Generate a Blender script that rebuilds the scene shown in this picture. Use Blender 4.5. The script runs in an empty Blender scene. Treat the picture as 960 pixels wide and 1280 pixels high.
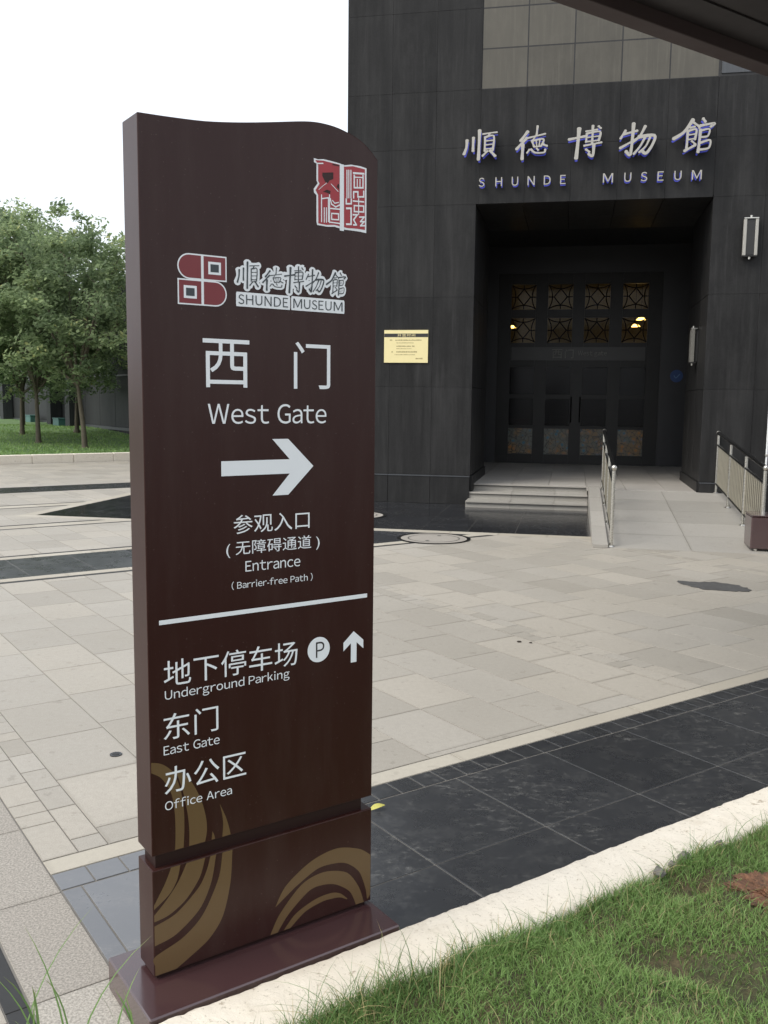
import bpy, bmesh, math, random
import numpy as np
from mathutils import Vector, Matrix

sc = bpy.context.scene
R = math.radians

# ------------------------------------------------------------------ camera
cam_d = bpy.data.cameras.new('camera')
cam = bpy.data.objects.new('camera', cam_d)
sc.collection.objects.link(cam)
cam_d.sensor_fit = 'VERTICAL'
cam_d.sensor_height = 24.0
cam_d.sensor_width = 18.0
cam_d.lens = 24.0 * 1158.04 / 1280.0
cam_d.clip_start = 0.05
cam_d.clip_end = 2000
PITCH, ROLL = 0.1211, 0.0111
fw = Vector((0, math.cos(PITCH), -math.sin(PITCH)))
r0 = Vector((1, 0, 0)); u0 = r0.cross(fw)
rr = r0 * math.cos(ROLL) + u0 * math.sin(ROLL)
uu = -r0 * math.sin(ROLL) + u0 * math.cos(ROLL)
m = Matrix(((rr.x, uu.x, -fw.x), (rr.y, uu.y, -fw.y), (rr.z, uu.z, -fw.z))).to_4x4()
m.translation = Vector((0, 0, 1.65))
cam.matrix_world = m
sc.camera = cam

# ------------------------------------------------------------------ sky and sun
SUN_AZ, SUN_EL = R(-122), R(50)            # from the left and slightly behind the camera, through thin cloud
world = bpy.data.worlds.new('World'); sc.world = world
world.use_nodes = True
wn = world.node_tree; wn.nodes.clear()
sky = wn.nodes.new('ShaderNodeTexSky'); sky.sky_type = 'NISHITA'
sky.sun_disc = False
sky.sun_elevation = SUN_EL
sky.sun_rotation = SUN_AZ
sky.air_density = 1.6; sky.dust_density = 3.5; sky.ozone_density = 1.0
hs = wn.nodes.new('ShaderNodeHueSaturation'); hs.inputs['Saturation'].default_value = 0.35
mx = wn.nodes.new('ShaderNodeMix'); mx.data_type = 'RGBA'
mx.inputs[0].default_value = 0.45
mx.inputs[7].default_value = (9.0, 9.6, 10.6, 1)   # even white overcast veil
bg = wn.nodes.new('ShaderNodeBackground'); bg.inputs['Strength'].default_value = 0.13
wo = wn.nodes.new('ShaderNodeOutputWorld')
wn.links.new(sky.outputs[0], hs.inputs['Color'])
wn.links.new(hs.outputs[0], mx.inputs[6])
wn.links.new(mx.outputs[2], bg.inputs[0])
wn.links.new(bg.outputs[0], wo.inputs[0])

sun_d = bpy.data.lights.new('sun', 'SUN')
sun_d.energy = 1.5; sun_d.angle = R(30); sun_d.color = (1.0, 0.94, 0.84)
sun = bpy.data.objects.new('sun', sun_d); sc.collection.objects.link(sun)
sdir = Vector((math.sin(SUN_AZ) * math.cos(SUN_EL), math.cos(SUN_AZ) * math.cos(SUN_EL), math.sin(SUN_EL)))
sun.rotation_euler = (-sdir).to_track_quat('-Z', 'Y').to_euler()

sc.view_settings.view_transform = 'Standard'
sc.view_settings.look = 'None'
sc.view_settings.exposure = 0.56
sc.view_settings.gamma = 1.0

rng = random.Random(7)
nr = np.random.default_rng(11)

# ------------------------------------------------------------------ frames
SO = Vector((-0.601, 2.312, 0)); SYAW = 0.608          # the sign, the plaza paving and the lawn kerb
BO = Vector((1.2265, 14.7219, 0)); BYAW = -0.2          # the museum facade


def sw(u, v, z=0.0):
    c, s = math.cos(SYAW), math.sin(SYAW)
    return Vector((SO.x + u * c - v * s, SO.y + u * s + v * c, z))


def s_inv(x, y):
    c, s = math.cos(SYAW), math.sin(SYAW)
    dx, dy = x - SO.x, y - SO.y
    return dx * c + dy * s, -dx * s + dy * c


def bw(b, n, z=0.0):
    c, s = math.cos(BYAW), math.sin(BYAW)
    return Vector((BO.x + b * c - n * s, BO.y + b * s + n * c, z))


def b_inv(x, y):
    c, s = math.cos(BYAW), math.sin(BYAW)
    dx, dy = x - BO.x, y - BO.y
    return dx * c + dy * s, -dx * s + dy * c


# ------------------------------------------------------------------ helpers
col = sc.collection


def link(name, me, mat=None, parent=None):
    o = bpy.data.objects.new(name, me)
    col.objects.link(o)
    if mat is not None and len(me.materials) == 0:
        me.materials.append(mat)
    if parent is not None:
        o.parent = parent
    return o


def thing(name, label, cat, loc=(0, 0, 0), rz=0.0, group=None):
    o = bpy.data.objects.new(name, None); col.objects.link(o)
    o.location = loc; o.rotation_euler = (0, 0, rz)
    o.empty_display_size = 0.1
    tag(o, label, cat, group)
    return o


def tag(o, label, cat, group=None):
    o['label'] = label; o['category'] = cat
    if group: o['group'] = group
    return o


def setting(name, parent_loc=(0, 0, 0), rz=0.0):
    o = bpy.data.objects.new(name, None); col.objects.link(o)
    o.location = parent_loc; o.rotation_euler = (0, 0, rz); o['kind'] = 'structure'
    return o


class MB:
    def __init__(s): s.v = []; s.f = []; s.t = []

    def box(s, x0, y0, z0, x1, y1, z1, tone=0.5):
        k = len(s.v)
        s.v += [(x0, y0, z0), (x1, y0, z0), (x1, y1, z0), (x0, y1, z0), (x0, y0, z1), (x1, y0, z1), (x1, y1, z1), (x0, y1, z1)]
        for f in ((0, 3, 2, 1), (4, 5, 6, 7), (0, 1, 5, 4), (1, 2, 6, 5), (2, 3, 7, 6), (3, 0, 4, 7)):
            s.f.append(tuple(k + i for i in f)); s.t.append(tone)
        return s

    def prism(s, poly, z0, z1, tone=0.5, bottom=False):
        k = len(s.v); n = len(poly)
        s.v += [(p[0], p[1], z0) for p in poly] + [(p[0], p[1], z1) for p in poly]
        s.f.append(tuple(range(k + n, k + 2 * n))); s.t.append(tone)
        if bottom: s.f.append(tuple(range(k + n - 1, k - 1, -1))); s.t.append(tone)
        for i in range(n):
            j = (i + 1) % n
            s.f.append((k + i, k + j, k + n + j, k + n + i)); s.t.append(tone)
        return s

    def quad(s, a, b, c, d, tone=0.5):
        k = len(s.v); s.v += [a, b, c, d]; s.f.append((k, k + 1, k + 2, k + 3)); s.t.append(tone); return s

    def tube(s, p, q, r, n=10, r2=None, cap=True):
        p = Vector(p); q = Vector(q); d = (q - p)
        if r2 is None: r2 = r
        a = d.orthogonal().normalized(); b = d.normalized().cross(a)
        k = len(s.v)
        for c, rad in ((p, r), (q, r2)):
            for i in range(n):
                t = 2 * math.pi * i / n
                s.v.append(tuple(c + a * (rad * math.cos(t)) + b * (rad * math.sin(t))))
        for i in range(n):
            j = (i + 1) % n
            s.f.append((k + i, k + j, k + n + j, k + n + i)); s.t.append(0.5)
        if cap:
            s.f.append(tuple(range(k + n - 1, k - 1, -1))); s.t.append(0.5)
            s.f.append(tuple(range(k + n, k + 2 * n))); s.t.append(0.5)
        return s

    def mesh(s, name, mat=None, smooth=False, tones=False, bevel=0):
        me = bpy.data.meshes.new(name)
        me.from_pydata(s.v, [], s.f)
        if mat is not None: me.materials.append(mat)
        if tones:
            at = me.attributes.new('tone', 'FLOAT', 'FACE')
            at.data.foreach_set('value', s.t)
        if bevel:
            bm = bmesh.new(); bm.from_mesh(me)
            bmesh.ops.bevel(bm, geom=bm.edges[:], offset=bevel, segments=1, affect='EDGES', profile=0.5)
            bm.to_mesh(me); bm.free()
        if smooth:
            me.polygons.foreach_set('use_smooth', [True] * len(me.polygons))
        me.update()
        return me

    def obj(s, name, mat, parent=None, **kw):
        return link(name, s.mesh(name, mat, **kw), None, parent)


def boxo(name, mat, parent, x0, y0, z0, x1, y1, z1, bevel=0):
    return MB().box(x0, y0, z0, x1, y1, z1).obj(name, mat, parent, bevel=bevel)


_unit = {}


def slab(name, mat, parent, x0, y0, z0, x1, y1, z1, bevel=0.003):
    """an individual slab: slabs of one size and material share their mesh"""
    key = (name, mat.name, round(x1 - x0, 3), round(y1 - y0, 3), round(z1 - z0, 3))
    if key not in _unit:
        hx, hy, hz = (x1 - x0) / 2, (y1 - y0) / 2, (z1 - z0) / 2
        _unit[key] = MB().box(-hx, -hy, -hz, hx, hy, hz).mesh(name, mat, bevel=bevel)
    o = link(name, _unit[key], None, parent)
    o.location = ((x0 + x1) / 2, (y0 + y1) / 2, (z0 + z1) / 2)
    return o


# ------------------------------------------------------------------ materials
class NT:
    def __init__(s, name):
        s.m = bpy.data.materials.new(name); s.m.use_nodes = True
        s.t = s.m.node_tree; s.n = s.t.nodes; s.l = s.t.links
        s.b = s.n['Principled BSDF']; s.out = s.n['Material Output']

    def new(s, typ, **kw):
        x = s.n.new(typ)
        for k, v in kw.items():
            setattr(x, k, v)
        return x

    def pos(s):
        return s.new('ShaderNodeNewGeometry').outputs['Position']

    def objc(s):
        return s.new('ShaderNodeTexCoord').outputs['Object']

    def noise(s, vec, scale, detail=4, rough=0.55, stretch=None):
        if stretch:
            mp = s.new('ShaderNodeMapping'); mp.inputs['Scale'].default_value = stretch
            s.l.new(vec, mp.inputs['Vector']); vec = mp.outputs[0]
        x = s.new('ShaderNodeTexNoise'); x.inputs['Scale'].default_value = scale
        x.inputs['Detail'].default_value = detail; x.inputs['Roughness'].default_value = rough
        s.l.new(vec, x.inputs['Vector'])
        return x.outputs['Fac']

    def ramp(s, fac, a, b, c0=(0, 0, 0, 1), c1=(1, 1, 1, 1)):
        x = s.new('ShaderNodeValToRGB'); e = x.color_ramp.elements
        e[0].position = a; e[1].position = b; e[0].color = c0; e[1].color = c1
        s.l.new(fac, x.inputs['Fac'])
        return x.outputs['Color']

    def mix(s, fac, a, b, mode='MIX'):
        x = s.new('ShaderNodeMix', data_type='RGBA', blend_type=mode)
        for inp, v in ((x.inputs[0], fac), (x.inputs[6], a), (x.inputs[7], b)):
            if isinstance(v, (int, float)): inp.default_value = v
            elif isinstance(v, tuple): inp.default_value = (*v, 1) if len(v) == 3 else v
            else: s.l.new(v, inp)
        return x.outputs[2]

    def math(s, op, a, b=0.0):
        x = s.new('ShaderNodeMath', operation=op)
        for inp, v in ((x.inputs[0], a), (x.inputs[1], b)):
            if isinstance(v, (int, float)): inp.default_value = v
            else: s.l.new(v, inp)
        return x.outputs[0]

    def rng(s, v, a, b):
        x = s.new('ShaderNodeMapRange'); s.l.new(v, x.inputs[0])
        x.inputs[3].default_value = a; x.inputs[4].default_value = b
        return x.outputs[0]

    def bump(s, h, strength, dist=0.01):
        x = s.new('ShaderNodeBump'); x.inputs['Strength'].default_value = strength
        x.inputs['Distance'].default_value = dist
        s.l.new(h, x.inputs['Height']); s.l.new(x.outputs[0], s.b.inputs['Normal'])

    def color(s, c):
        if isinstance(c, tuple): s.b.inputs['Base Color'].default_value = (*c, 1)
        else: s.l.new(c, s.b.inputs['Base Color'])

    def rough(s, r):
        if isinstance(r, (int, float)): s.b.inputs['Roughness'].default_value = r
        else: s.l.new(r, s.b.inputs['Roughness'])


def plain(name, c, rough=0.5, metal=0.0, var=0.12, scale=6.0, bump=0.0, spec=0.5, coat=0.0):
    k = NT(name)
    n = k.noise(k.objc(), scale, 5)
    k.color(k.mix(k.rng(n, 0, 1), tuple(x * (1 - var) for x in c), tuple(min(1, x * (1 + var)) for x in c)))
    k.rough(k.rng(k.noise(k.objc(), scale * 2.3, 3), max(0.02, rough * 0.8), min(1, rough * 1.2)))
    k.b.inputs['Metallic'].default_value = metal
    k.b.inputs['Specular IOR Level'].default_value = spec
    k.b.inputs['Coat Weight'].default_value = coat
    k.b.inputs['Coat Roughness'].default_value = 0.12
    if bump: k.bump(k.noise(k.objc(), scale * 8, 4), bump)
    return k.m


def stone(name, c1, c2, rough=(0.5, 0.7), speck=0.25, tone='random', grime=0.25, bump=0.15, speckscale=260, warm=None):
    """paving / cladding stone: each piece has its own tone, plus grain and worn dirt"""
    k = NT(name)
    P = k.pos()
    if tone == 'random': t = k.new('ShaderNodeObjectInfo').outputs['Random']
    else: t = k.new('ShaderNodeAttribute', attribute_name='tone').outputs['Fac']
    base = k.mix(t, c1, c2)
    if warm: base = k.mix(k.ramp(k.math('FRACT', k.math('MULTIPLY', t, 7.31)), .55, .6), base, k.mix(.6, base, warm))
    sp = k.noise(P, speckscale, 2, .7)
    base = k.mix(k.ramp(sp, .38, .62), k.mix(speck, base, (0.02, 0.02, 0.02)), base)
    # low, soft soiling plus small sharp-edged spots and a dirty rim at the joints
    big = k.noise(P, .55, 3, .5)
    base = k.mix(k.math('MULTIPLY', k.ramp(big, .35, .7), grime * .45), base, (.19, .17, .135))
    fine = k.noise(P, 32, 6, .75)
    base = k.mix(k.math('MULTIPLY', k.ramp(fine, .40, .6), grime * .34), base, (.20, .185, .155))
    spot = k.noise(P, 11, 3, .6)
    base = k.mix(k.math('MULTIPLY', k.ramp(spot, .64, .67), grime * .45), base, (.13, .115, .09))
    if tone == 'random':
        gc = k.new('ShaderNodeSeparateXYZ'); k.l.new(k.new('ShaderNodeTexCoord').outputs['Generated'], gc.inputs[0])
        ex = k.math('MINIMUM', gc.outputs[0], k.math('SUBTRACT', 1.0, gc.outputs[0]))
        ey = k.math('MINIMUM', gc.outputs[1], k.math('SUBTRACT', 1.0, gc.outputs[1]))
        e = k.math('ADD', k.math('MINIMUM', ex, ey), k.math('MULTIPLY', k.math('SUBTRACT', fine, .5), .10))
        e = k.math('ADD', e, k.math('MULTIPLY', k.math('SUBTRACT', big, .5), .16))
        base = k.mix(k.ramp(e, .0, .03, (1, 1, 1, 1), (0, 0, 0, 1)), base, k.mix(min(1, grime * .5), base, (.16, .14, .11)))
    k.color(base)
    k.rough(k.rng(k.noise(P, 3.1, 5, .6), rough[0], rough[1]))
    k.bump(k.noise(P, 90, 4, .6), bump, .003)
    return k.m


def dusty_dark(name, base, dust, rough, tone='random', amount=(.46, .75), spec=.5, bump=.1, scale=2.6):
    """dark honed granite with dried dust and scuffs"""
    k = NT(name); P = k.pos()
    if tone == 'random': t = k.new('ShaderNodeObjectInfo').outputs['Random']
    else: t = k.new('ShaderNodeAttribute', attribute_name='tone').outputs['Fac']
    b = k.mix(t, tuple(x * .88 for x in base), tuple(x * 1.15 for x in base))
    n1 = k.noise(P, scale, 9, .8)
    n2 = k.noise(P, 30, 8, .8)
    n3 = k.noise(P, 210, 2, .6)
    f = k.math('MULTIPLY', k.ramp(n1, amount[0], amount[1]), k.ramp(n2, .42, .62))
    area_ = k.ramp(k.noise(P, 1.5, 2), .44, .56)
    sc_ = k.ramp(k.noise(P, 13, 11, .9, stretch=(1, 1.9, 1)), .535, .575)
    f = k.math('ADD', k.math('MULTIPLY', f, .55), k.math('MULTIPLY', k.math('MULTIPLY', sc_, area_), .6))
    f = k.math('ADD', f, k.math('MULTIPLY', k.ramp(n3, .60, .74), .22))
    f = k.math('ADD', f, k.math('MULTIPLY', k.ramp(k.noise(P, 60, 3, .6), .70, .74), .5))
    k.color(k.mix(f, b, dust))
    k.rough(k.math('ADD', k.rng(k.noise(P, 5, 4), rough[0], rough[1]), k.math('MULTIPLY', f, .35)))
    k.b.inputs['Specular IOR Level'].default_value = spec
    k.bump(k.noise(P, 120, 4, .6), bump, .002)
    return k.m


M = {}
M['tile'] = stone('pale_granite_tile', (.360, .332, .285), (.435, .405, .355), (.45, .75), .3, 'random', .55, warm=(.47, .43, .365))
M['tile_far'] = stone('pale_granite_tile_far', (.360, .332, .285), (.435, .405, .355), (.45, .75), .3, 'tone', .55, warm=(.47, .43, .365))
M['joint'] = plain('mortar_joint', (.16, .15, .135), .9, var=.4, scale=5)
M['rough_granite'] = stone('bush_hammered_granite', (.36, .33, .29), (.45, .42, .37), (.7, .9), .45, 'random', .25, .6, 140)
M['cream'] = stone('cream_border_stone', (.385, .35, .285), (.455, .42, .35), (.5, .8), .12, 'random', .35)
M['cream_far'] = stone('cream_border_stone_far', (.385, .35, .285), (.455, .42, .35), (.5, .8), .12, 'tone', .35)
M['dark'] = dusty_dark('dark_granite_slab', (.026, .0275, .030), (.12, .117, .107), (.2, .36), scale=7, amount=(.48, .74), spec=.85)
M['dark_sky_sheen'] = dusty_dark('dusty_sky_sheen_slab', (.12, .124, .132), (.25, .245, .24), (.22, .36), scale=3, amount=(.45, .7), spec=.9)  # lighter base colour stands in for sky sheen left of the sign, plus dust
M['dark_far'] = dusty_dark('dark_granite_slab_far', (.035, .037, .042), (.085, .085, .08), (.14, .26), 'tone', (.5, .9), spec=1.0)
M['apron'] = dusty_dark('polished_apron_slab', (.018, .019, .022), (.07, .068, .062), (.07, .2), 'random', (.5, .9), bump=.02, scale=.8)
M['apron_far'] = dusty_dark('polished_apron_slab_far', (.018, .019, .022), (.09, .085, .08), (.1, .25), 'tone', (.5, .9), bump=.02)
M['step'] = stone('grey_step_granite', (.33, .315, .285), (.42, .40, .365), (.4, .65), .3, 'random', .4)
M['floor'] = stone('pale_floor_granite', (.46, .435, .40), (.55, .52, .48), (.25, .5), .2, 'random', .25)
M['strip'] = plain('dark_line', (.02, .02, .02), .6)
M['maroon'] = plain('maroon_sign_paint', (.026, .0070, .0050), .30, var=.08, scale=1.6, spec=.28)
k_ = NT('maroon_sign_paint'); P_ = k_.objc()
d_ = k_.noise(P_, 3.0, 7, .7, stretch=(3, 3, .5)); sp_ = k_.noise(P_, 120, 3, .6)
c_m = k_.mix(k_.math('MULTIPLY', k_.ramp(d_, .45, .68), .30), (.0275, .0080, .0060), (.052, .030, .025))
c_m = k_.mix(k_.math('MULTIPLY', k_.ramp(sp_, .66, .70), .25), c_m, (.16, .13, .11))
k_.color(c_m); k_.rough(k_.rng(k_.noise(P_, 1.4, 5, .6), .22, .42)); k_.b.inputs['Specular IOR Level'].default_value = .28
k_.bump(k_.noise(P_, 260, 2), .03, .001)
M['maroon'] = k_.m
M['maroon_base'] = plain('maroon_plinth_paint', (.050, .024, .025), .22, var=.15, scale=6, spec=.8, coat=.5)
M['gold'] = plain('dull_gold_print', (.112, .066, .026), .4, var=.05, scale=30)
M['neck'] = plain('dark_maroon_recess', (.020, .008, .007), .5, spec=.2)
M['lamp_bar_shaded'] = plain('shaded_silver_bar', (.16, .155, .14), .4)  # darker copy of the bar metal, jamb shade put into its colour
M['white'] = plain('white_lettering', (.74, .76, .77), .4, var=.03, scale=9)
M['slate'] = plain('dark_slate_print', (.035, .045, .05), .45, var=.05)
M['red'] = plain('dark_red_print', (.17, .018, .022), .4, var=.06)
M['seal_red'] = plain('seal_red_print', (.33, .022, .030), .4, var=.08)
M['dark_brown'] = plain('dark_brown_paint', (.018, .012, .012), .5)  # plain dark paint for lamp stems and the parking letter
M['steel'] = plain('brushed_stainless_steel', (.55, .53, .48), .28, metal=1.0, var=.1, scale=30)
M['brass'] = plain('weathered_steel_baluster', (.36, .33, .26), .38, metal=.75, var=.15, scale=20)
M['rail_dark'] = plain('dark_rail_tube', (.05, .05, .05), .25, metal=.8, var=.2)
M['letter'] = plain('pale_metal_letter', (.37, .355, .32), .42, metal=.25, var=.08, scale=12)
M['bark'] = plain('bark', (.10, .085, .06), .9, var=.35, scale=9, bump=.6)


def cladding(name, c, rough, streak=.35, tone_var=.25, spec=.5):
    """dark stone cladding: each panel its own tone, rain streaks running down"""
    k = NT(name); P = k.pos()
    t = k.new('ShaderNodeObjectInfo').outputs['Random']
    b = k.mix(t, tuple(x * (1 - tone_var) for x in c), tuple(x * (1 + tone_var) for x in c))
    n = k.noise(P, 1.0, 6, .65, stretch=(7, 7, .45))
    n2 = k.noise(P, 40, 3, .6)
    n3 = k.noise(P, 1.7, 7, .7, stretch=(1.6, 1.6, .8))
    b = k.mix(k.math('MULTIPLY', k.ramp(n3, .44, .6), min(1, streak * 1.3)), b, k.mix(.5, b, tuple(x * 2.2 for x in c)))
    b = k.mix(k.math('MULTIPLY', k.ramp(k.noise(P, 5, 4, .6, stretch=(4, 4, .25)), .54, .66), streak * .7), b, tuple(x * 2.4 for x in c))
    b = k.mix(k.ramp(n, .35, .72), k.mix(streak, b, (.012, .012, .012)), k.mix(streak * .13, b, (.12, .12, .12)))
    b = k.mix(k.math('MULTIPLY', n2, .12), b, (.08, .08, .085))
    k.color(b)
    k.rough(k.rng(n, rough[0], rough[1]))
    k.b.inputs['Specular IOR Level'].default_value = spec
    k.bump(k.noise(P, 25, 3), .05, .003)
    return k.m


M['clad'] = cladding('charcoal_stone_cladding', (.0170, .0168, .0166), (.3, .55), .6, .25, .10)
M['clad_wing'] = cladding('dull_wing_cladding', (.022, .024, .025), (.5, .7), .5, .2, .2)
M['clad_light'] = cladding('khaki_stone_cladding', (.088, .082, .067), (.5, .7), .2, .15, .3)
M['clad_blue'] = cladding('blue_grey_cladding', (.06, .065, .072), (.3, .45), .2, .1, .4)
M['core'] = plain('dark_wall_core', (.018, .018, .019), .7, var=.2)
M['inner'] = plain('dark_vestibule_stone', (.022, .022, .025), .4, var=.25, scale=2)


def glass(name, tint, trans, rough=.08):
    k = NT(name)
    tr = k.new('ShaderNodeBsdfTransparent'); tr.inputs[0].default_value = (*tint, 1)
    ms = k.new('ShaderNodeMixShader'); ms.inputs[0].default_value = trans
    k.color(tuple(x * .12 for x in tint)); k.rough(rough)
    k.l.new(k.b.outputs[0], ms.inputs[1]); k.l.new(tr.outputs[0], ms.inputs[2])
    k.l.new(ms.outputs[0], k.out.inputs['Surface'])
    return k.m


M['pane_glass'] = glass('amber_tinted_glass', (.85, .78, .55), .75)
M['dark_glass'] = glass('dark_tinted_glass', (.45, .45, .47), .6, .1)
M['dark_glass'].node_tree.nodes['Principled BSDF'].inputs['Specular IOR Level'].default_value = .25


def emit(name, c, s, base=(.8, .8, .8)):
    k = NT(name); k.color(base)
    k.b.inputs['Emission Color'].default_value = (*c, 1)
    k.b.inputs['Emission Strength'].default_value = s
    return k.m


def reflection_glass():
    k = NT('coloured_reflection_glass'); P = k.pos()  # orange and blue cells painted in for car and street reflections
    v = k.new('ShaderNodeTexVoronoi'); v.inputs['Scale'].default_value = 9
    k.l.new(P, v.inputs['Vector'])
    n = k.noise(P, 3, 3)
    c = k.mix(k.ramp(n, .42, .55), (.30, .12, .015), (.02, .11, .17))
    c = k.mix(k.ramp(v.outputs['Distance'], .25, .4), c, k.mix(.7, c, (.12, .10, .05)))
    e = k.new('ShaderNodeTexVoronoi', feature='DISTANCE_TO_EDGE'); e.inputs['Scale'].default_value = 9
    k.l.new(P, e.inputs['Vector'])
    k.color(k.mix(k.ramp(e.outputs['Distance'], .02, .05), (.01, .01, .01), c)); k.rough(.2)
    return k.m


M['painted'] = reflection_glass()


def clip(poly, f):
    """keep the part of a convex polygon where f(x,y) >= 0 (f linear)"""
    out = []
    for i in range(len(poly)):
        a, b = poly[i], poly[(i + 1) % len(poly)]
        fa, fb = f(*a), f(*b)
        if fa >= 0: out.append(a)
        if (fa >= 0) != (fb >= 0):
            t = fa / (fa - fb)
            out.append((a[0] + (b[0] - a[0]) * t, a[1] + (b[1] - a[1]) * t))
    return out


def area(p):
    return abs(sum(p[i][0] * p[(i + 1) % len(p)][1] - p[(i + 1) % len(p)][0] * p[i][1] for i in range(len(p)))) / 2


# apron corner (dark polished paving round the museum) expressed in the sign frame
AP_B, AP_N = -5.55, -3.12


def fb(u, v):
    p = sw(u, v); return b_inv(p.x, p.y)[0]


def fn(u, v):
    p = sw(u, v); return b_inv(p.x, p.y)[1]


# ------------------------------------------------------------------ ground
gm = MB(); gm.quad((-900, -900, -.06), (900, -900, -.06), (900, 900, -.06), (-900, 900, -.06))
g = gm.obj('ground', M['joint']); g['kind'] = 'structure'

plaza = setting('plaza', SO, SYAW)
b_ = MB(); b_.box(-9, -.9, -.055, 16, 21.12, -.0035)
b_.obj('mortar_bed', M['joint'], plaza)

VIS = []   # candidate single pieces: (distance, kind, rect, material, ztop)
FAR = {'tile_far': MB(), 'cream_far': MB(), 'dark_far': MB(), 'strip': MB()}
fardark = None


def in_view(u, v):
    p = sw(u, v)
    if p.y < 1.9: return False
    return abs(p.x) < p.y * .46 + .45


def hidden_by_sign(u, v):
    # behind the sign panel nothing of the paving is seen
    p = sw(u, v)
    t = p.x / max(p.y, .1)
    return v > .3 and -.262 < t < -.03 and p.y > 3.9


def pave(kind, u0, v0, u1, v1, g=.004, zt=0.0):
    r = (u0 + g / 2, v0 + g / 2, u1 - g / 2, v1 - g / 2)
    if r[2] - r[0] < .004 or r[3] - r[1] < .004: return
    cu, cv = (u0 + u1) / 2, (v0 + v1) / 2
    poly = [(r[0], r[1]), (r[2], r[1]), (r[2], r[3]), (r[0], r[3])]
    corners_in = [fb(*q) > AP_B and fn(*q) > AP_N - .2 for q in poly]
    if all(corners_in): return
    p = sw(cu, cv)
    d = p.length
    if not any(corners_in) and in_view(cu, cv) and not hidden_by_sign(cu, cv):
        VIS.append((d, kind, r, zt + rng.uniform(-.0004, .0004))); return
    put_far(kind, r, zt)


def put_far(kind, r, zt):
    poly = [(r[0], r[1]), (r[2], r[1]), (r[2], r[3]), (r[0], r[3])]
    mk = {'paving_tile': 'tile_far', 'granite_slab': 'tile_far', 'border_strip': 'cream_far', 'dark_slab': 'dark_far', 'dark_block': 'dark_far', 'small_tile': 'tile_far', 'dark_line': 'strip'}[kind]
    parts = []
    a = clip(poly, lambda u, v: (AP_N - .2) - fn(u, v)); parts.append(a)
    b = clip(clip(poly, lambda u, v: fn(u, v) - (AP_N - .2)), lambda u, v: AP_B - fb(u, v)); parts.append(b)
    t = rng.random()
    for q in parts:
        if len(q) >= 3 and area(q) > 1e-5:
            FAR[mk].prism(q, -.02, zt + rng.uniform(-.0008, .0008), t)


# rough granite strip and drain line
VB = .905
v = -1.2
for k in range(60):
    v0 = -.323 + .545 * k - .545
    if v0 > 6.2: break
    if v0 + .545 > -.2: pave('granite_slab', -.268, max(v0, -.15), -.032, min(v0 + .545, 6.28))
    pave('dark_line', -.335, max(v0, -.15), -.272, min(v0 + .545, 6.28))
# dark slabs beside the lawn kerb
for k in range(26):
    ua = .037 - .0655 + (k * .545 if k else 0) if k else -.03
    u0_, u1_ = (.037 + .545 * (k - 1), .037 + .545 * k) if k else (-.03, .037)
    for (a, b2) in ((-.15, .222), (.222, .775)):
        pave('dark_slab', u0_, a, u1_, b2, .006)
u = -.03
while u < 14:
    pave('dark_block', u, .779, u + .118, .902, .006); u += .118
# cream border
u = -.03
while u < 14:
    pave('border_strip', u, .905, u + .62, 1.012); u += .62


def rows(u0, u1, v0, v1, L, kind='paving_tile', g=.004):
    v = v0 - rng.uniform(0, L)
    while v < v1:
        a, b2 = max(v, v0), min(v + L, v1)
        if b2 - a > .03: pave(kind, u0, a, u1, b2, g)
        v += L


def tiles(v0, v1):
    for base in (-7.29, -3.66, -.03, 3.6, 7.23, 10.86):
        # band of small tiles
        for (a, w) in ((base, .13), (base + .13, .11)):
            v = v0
            while v < v1 - .02:
                L = rng.choice((.11, .17, .22, .22, .3)); L = min(L, v1 - v)
                if base == -.03 or v1 < 6.4 or True: pave('small_tile', a, v, a + w, v + L, .0045)
                v += L
        for k in range(9):
            ua = base + .24 + k * .3767
            if ua < -.3 and ua > -.45: continue
            rows(ua, ua + .3767, v0, v1, .535)


def left_tiles(v0, v1):
    pass


tiles(1.015, 6.25)
# tiles left of the granite strip in the foreground
for (v0_, v1_) in ((-.15, 1.0),):
    for k in range(6):
        rows(-.335 - .3767 * (k + 1), -.335 - .3767 * k, v0_, v1_, .535)
# banded paving further off
def band(v0, v1, kind, L, g=.004):
    u = -8
    while u < 15.5:
        pave(kind, u, v0, u + L, v1, g); u += L


band(6.27, 6.32, 'dark_line', 1.2)
band(6.325, 6.47, 'border_strip', .6)
band(6.475, 7.5, 'dark_slab', .62, .006)
band(7.505, 7.65, 'border_strip', .6)
band(7.655, 7.71, 'dark_line', 1.2)
tiles(7.715, 9.70)
band(9.705, 9.765, 'dark_line', 1.2)
band(9.77, 10.02, 'border_strip', .6)
band(10.025, 10.085, 'dark_line', 1.2)
tiles(10.09, 11.93)
band(11.935, 11.995, 'dark_line', 1.2)
band(12.0, 12.28, 'border_strip', .6)
band(12.285, 12.345, 'dark_line', 1.2)
tiles(12.35, 14.2)
band(14.205, 15.2, 'dark_slab', .62, .006)
tiles(15.205, 21.1)

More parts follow.
